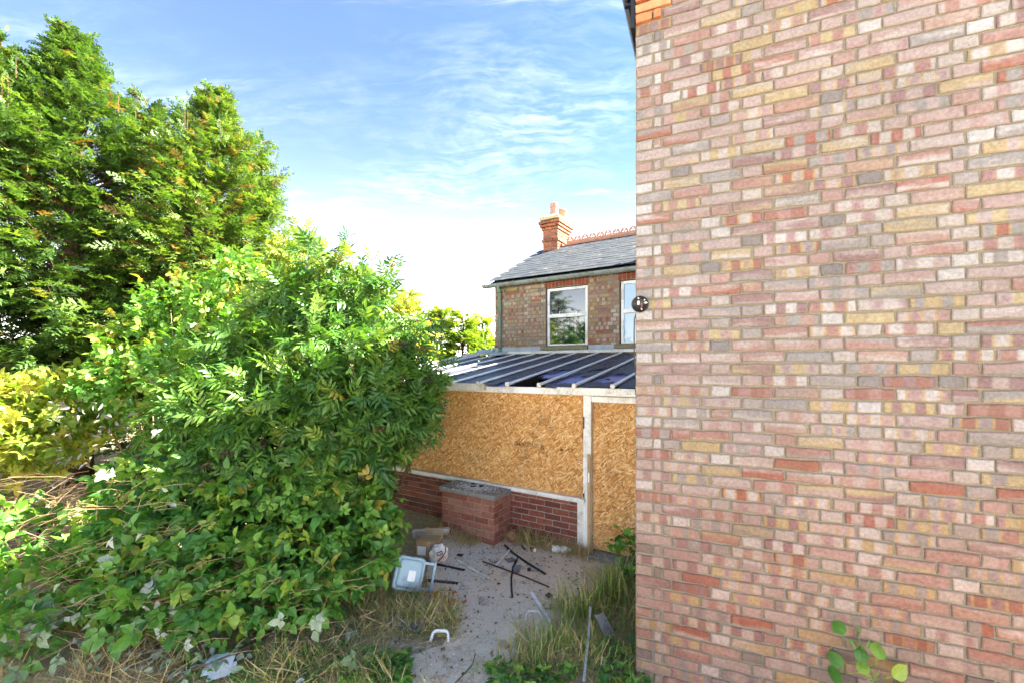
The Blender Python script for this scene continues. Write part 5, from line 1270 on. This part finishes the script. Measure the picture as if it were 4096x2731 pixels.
RT = [(RV * (1 + .35 * np.random.default_rng(k).normal(0, .5, (len(RV), 1))) * np.array([1, .75, .5]), RF) for k in range(4)]
nr = 420; Tp = np.array([tuple(gp(*random.choice([rect(1640, 2320, 2150, 2330), rect(1700, 2250, 2200, 2480), rect(1560, 2100, 2480, 2740), rect(1640, 1900, 2140, 2240)])(), .012)) for _ in range(nr)]); Dl = rng.normal(0, 1, (nr, 3)); Dl[:, 2] *= .2
me = scatter_mesh('rubble', RT, Tp, basis(Dl, None, .3), rng.uniform(.004, .019, nr) * rng.uniform(.5, 1, nr), rng.random(nr), mat('rubble_bits', lambda g: g.ramp(g.node('ShaderNodeAttribute', attribute_name='tint').outputs['Fac'], [(0, (.30, .24, .17)), (.5, (.52, .45, .35)), (.8, (.74, .70, .62)), (.9, (.42, .17, .10)), (1, (.20, .17, .14))]), .95, .1))
tag(link(bpy.data.objects.new('rubble', me)), 'small stones and mortar rubble spread over the path', 'rubble', kind='stuff')
# broken glass
def glass_bits(gens, n, smin, smax, zf=None):
    V = np.array([[-1, -.8, 0], [1, -.6, 0], [.2, 1, 0], [0, 0, 1.0]]); F = np.array([[0, 1, 3], [1, 2, 3], [2, 0, 3], [2, 1, 0]])
    T = np.array([tuple(f) for f in [gens() for _ in range(n)]]); D = rng.normal(0, 1, (n, 3)); D[:, 2] *= .3
    return T, scatter_mesh('broken_glass', [(V, F)], T, basis(D, None, .3), rng.uniform(smin, smax, n) * rng.uniform(.5, 1, n), rng.random(n), M_CRUMB)
def g_path():
    r = random.random()
    if r < .5: return gp(random.gauss(1900, 80), random.gauss(2215, 30), .008)
    if r < .6: return gp(random.gauss(1830, 60), random.gauss(2290, 30), .008)
    if r < .9: return gp(random.uniform(1780, 2330), random.uniform(2200, 2470), .008)
    return gp(random.uniform(1600, 2200), random.uniform(2420, 2720), .008)
_, me = glass_bits(g_path, 5200, .004, .010)
tag(link(bpy.data.objects.new('broken_glass', me)), 'crumbs of shattered safety glass glinting over the path', 'glass', kind='stuff')
PM = pier.matrix_basis.copy()
_, me = glass_bits(lambda: PM @ Vector((random.gauss(.02, pw * .38), random.gauss(-.02, .10), ph + .068)) if True else None, 1600, .004, .009)
tag(link(bpy.data.objects.new('broken_glass', me)), 'crumbs of shattered safety glass heaped on the pier slab', 'glass', kind='stuff')
for k, (x, y, w) in enumerate(((-.02, -.04, .10), (.06, .03, .12), (-.10, .06, .09))):
    q = MB(); q.add([(-w / 2, -.02, 0), (w * .1, -.035, .006), (w / 2, .0, .002), (w * .2, .03, .007), (-w * .3, .025, .002)], [(0, 1, 4), (1, 3, 4), (1, 2, 3)])
    o = q.obj('sheet_scrap', M_RUBBER); o.location = PM @ Vector((x, y, ph + .073)); o.rotation_euler = (0, 0, k * 1.3)
    tag(o, ['torn black scrap at the front of the pier slab', 'torn black scrap in the middle of the pier slab', 'torn black scrap at the back left of the pier slab'][k], 'scrap')

# plastic caddy lying on its back edge
cd_ = empty('plastic_caddy', tuple(gp(1640, 2372, 0))); tag(cd_, 'blue grey plastic bin with lid and handle lying on its side by the brambles', 'bin')
nrm = Vector((.42, -.80, .42)).normalized(); dn = Vector((-.30, -.05, -.95)); dn = (dn - nrm * dn.dot(nrm)).normalized(); rt = nrm.cross(dn) * -1
if rt.x < 0: rt = -rt
def rrect(w, h, r, n=5):
    pts = []
    for cx, cy, a0 in ((w / 2 - r, h / 2 - r, 0), (-w / 2 + r, h / 2 - r, 90), (-w / 2 + r, -h / 2 + r, 180), (w / 2 - r, -h / 2 + r, 270)):
        pts += [(cx + r * math.cos(R(a0 + 90 * k / n)), cy + r * math.sin(R(a0 + 90 * k / n))) for k in range(n + 1)]
    return pts
def loft(rings):
    q = MB(); n = len(rings[0]); q.add([v for r in rings for v in r], [tuple(range(n - 1, -1, -1))] + [(k * n + i, k * n + (i + 1) % n, (k + 1) * n + (i + 1) % n, (k + 1) * n + i) for k in range(len(rings) - 1) for i in range(n)] + [tuple(range((len(rings) - 1) * n, len(rings) * n))]); return q
def ring(w, h, r, z): return [(x, y, z) for x, y in rrect(w, h, r)]
W_, H2 = .29, .31
holder = Matrix((rt, -dn, nrm)).transposed().to_4x4(); holder.translation = Vector((-.01, .02, .185))
def cpart(q, name, m_, parent=cd_, smooth=False, bevel=0):
    o = q.obj(name, m_, parent, smooth, bevel)
    if parent is cd_: o.matrix_local = holder
    return o
cpart(loft([ring(.22, .24, .05, -.25), ring(.25, .27, .05, -.20), ring(.275, .295, .045, -.045), ring(.275, .295, .045, -.03)]), 'body', M_BIN)
cpart(loft([ring(.285, .305, .045, -.075), ring(.285, .305, .045, -.05)]), 'rim', M_BINDARK)
lid = cpart(loft([ring(W_, H2, .045, -.029), ring(W_, H2, .045, -.004), ring(W_ - .02, H2 - .02, .04, .006), ring(W_ - .05, H2 - .05, .035, .008), ring(W_ - .075, H2 - .075, .03, .026), ring(W_ - .10, H2 - .10, .03, .030)]), 'lid', M_BIN)
q = loft([ring(.072, .095, .01, .0302), ring(.072, .095, .01, .031)]); o = q.obj('label_sticker', M_PAPER, lid); o.location = (.02, -.02, 0)
hd = MB(); z = -.01
hd.box(W_ / 2 - .01, W_ / 2 + .085, .105, .13, z - .01, z + .01); hd.box(W_ / 2 - .01, W_ / 2 + .085, -.13, -.105, z - .01, z + .01); hd.box(W_ / 2 + .0855, W_ / 2 + .11, -.14, .14, z - .012, z + .012)
cpart(hd, 'handle', M_BIN, bevel=.004)
# cardboard box
bx = empty('cardboard_box', tuple(gp(1705, 2232)), R(-14)); tag(bx, 'battered cardboard box with a white label behind the plastic caddy', 'box')
q = MB(); q.box(-.13, .12, 0, .20, .0, .20); q.obj('carton', M_CARD, bx, bevel=.003)
q = MB(); q.box(-.11, -.005, -.0025, -.001, .035, .135); q.obj('label_sheet', M_PAPER, bx)
q = MB(); q.box(.008, .05, -.002, -.001, .003, .197); q.obj('tape', plain('brown_tape', (.50, .38, .24), .1, 5, .3), bx)
q = MB(); q.add([(-.13, 0, .201), (.12, 0, .201), (.13, -.05, .25), (-.125, -.045, .245)], [(0, 1, 2, 3)]); q.obj('flap', M_CARD, bx); q = MB(); q.add([(-.13, .20, .201), (.12, .20, .201), (.12, .26, .25), (-.13, .27, .255)], [(0, 1, 2, 3)]); q.obj('flap', M_CARD, bx)
pk = MB(); pk.box(-.24, .24, -.03, .05, 0, .085); o = pk.obj('painted_block', plain('flaking_white_paint', (.80, .76, .68), .2, 14, .85, (.34, .26, .17), .3), bevel=.006); o.location = gp(1725, 2146) + Vector((0, 0, .0)); o.rotation_euler = (0, R(-3), R(4)); o.location.z = .015; tag(o, 'flaking white painted timber block lying left of the brick pier', 'block')
# crumpled bag
bm = bmesh.new(); bmesh.ops.create_uvsphere(bm, u_segments=28, v_segments=18, radius=1)
for v in bm.verts:
    nv = mnoise.noise(v.co * 2.3) * .22 + mnoise.noise(v.co * 6) * .12; v.co *= 1 + nv; v.co.x *= .10; v.co.y *= .07; v.co.z *= .115
me = bpy.data.meshes.new('bag_body'); bm.to_mesh(me); bm.free(); me.materials.append(plain('printed_white_film', (.72, .68, .64), .2, 9, .45, (.44, .34, .22), .1)); 
bag = empty('crumpled_bag', tuple(gp(1755, 2246))); tag(bag, 'crumpled white printed bag with dark red edging beside the cardboard box', 'bag')
o = link(bpy.data.objects.new('bag_body', me), bag); o.location = (0, 0, .09); o.rotation_euler = (0, R(28), 0)
q = MB(); q.tube([(.005, -.083, .045), (.05, -.082, .085), (.085, -.06, .14), (.085, -.03, .19)], .006, 6); q.obj('red_edging', M_REDINK, bag)
q = MB(); q.bar((-.005, -.088, .14), (.052, -.085, .16), .006, .006); q.bar((.0, -.089, .11), (.055, -.086, .13), .006, .006); q.bar((-.005, -.089, .143), (.0, -.09, .108), .006, .006); q.bar((.05, -.087, .16), (.055, -.087, .128), .006, .006); q.obj('printed_mark', M_INK, bag)
# slotted tray in the grass
ty = empty('slotted_tray', tuple(gp(1620, 2495, .03)), R(-22)); tag(ty, 'dark grey slotted plastic tray half hidden in grass below the caddy', 'tray')
for k in range(7): q = MB(); q.box(-.15, .15, -.055 + k * .017, -.045 + k * .017, 0, .012); q.obj('slat', M_GREY, ty)
q = MB(); q.box(-.16, -.15, -.06, .065, -.005, .02); q.box(.15, .16, -.06, .065, -.005, .02); q.obj('rim', M_GREY, ty)
# brown stick and twig
tubing('reddish brown stick at the bottom edge left of the path', 'stick', 'stick', [(1550, 2735), (1600, 2712), (1665, 2700)], .010, M_RUST)
tubing('forked black twig at the bottom of the path', 'twig', 'twig', [(1815, 2735), (1850, 2700), (1890, 2655), (1902, 2610, .05)], .004, M_BARK)
# papers
pr = empty('newspaper', tuple(gp(880, 2650, .03)), R(20)); tag(pr, 'white folded paper lying in the grass at the bottom left', 'paper')
q = MB(); q.add([(-.09, -.12, 0), (.09, -.12, .01), (.10, .0, .035), (-.09, .0, .03), (.09, .12, .02), (-.08, .12, .0)], [(0, 1, 2, 3), (3, 2, 4, 5)]); q.obj('sheet', M_PAPER, pr)
q = MB(); q.add([(-.04, -.18, -.01), (.13, -.16, .0), (.12, -.05, .02), (-.05, -.06, .015)], [(0, 1, 2, 3)]); q.obj('sheet', M_PAPER, pr)
# old planks and board at left
pls = [(95, 2010, 20, 2235), (125, 2010, 62, 2240), (160, 2020, 105, 2245), (195, 2060, 150, 2250)]
for i, (x0, y0, x1, y1) in enumerate(pls):
    b = gp(x1, y1, .0); t = dp(x0, y0, b.y + .55); q = MB(); q.bar((0, 0, 0), t - b, .13, .025, (0, -1, .4)); o = q.obj('old_plank', M_OLDWOOD, bevel=.003); o.location = b + Vector((0, .0, .012))
    tag(o, ['leftmost weathered grey plank leaning among the dry stalks', 'second weathered grey plank from the left edge', 'third weathered grey plank from the left edge', 'weathered grey plank right beside the brown board'][i], 'plank', 'old planks leaning at the left')
b = gp(270, 2250, 0); q = MB(); q.box(-.36, .36, -.01, .01, 0, .42); o = q.obj('brown_board', plain('brown_hardboard', (.30, .19, .09), .3, 5, .85, (.15, .12, .09), .2)); o.location = b; o.rotation_euler = (R(-35), 0, R(12)); tag(o, 'mouldy brown board leaning among brambles at the left', 'board')
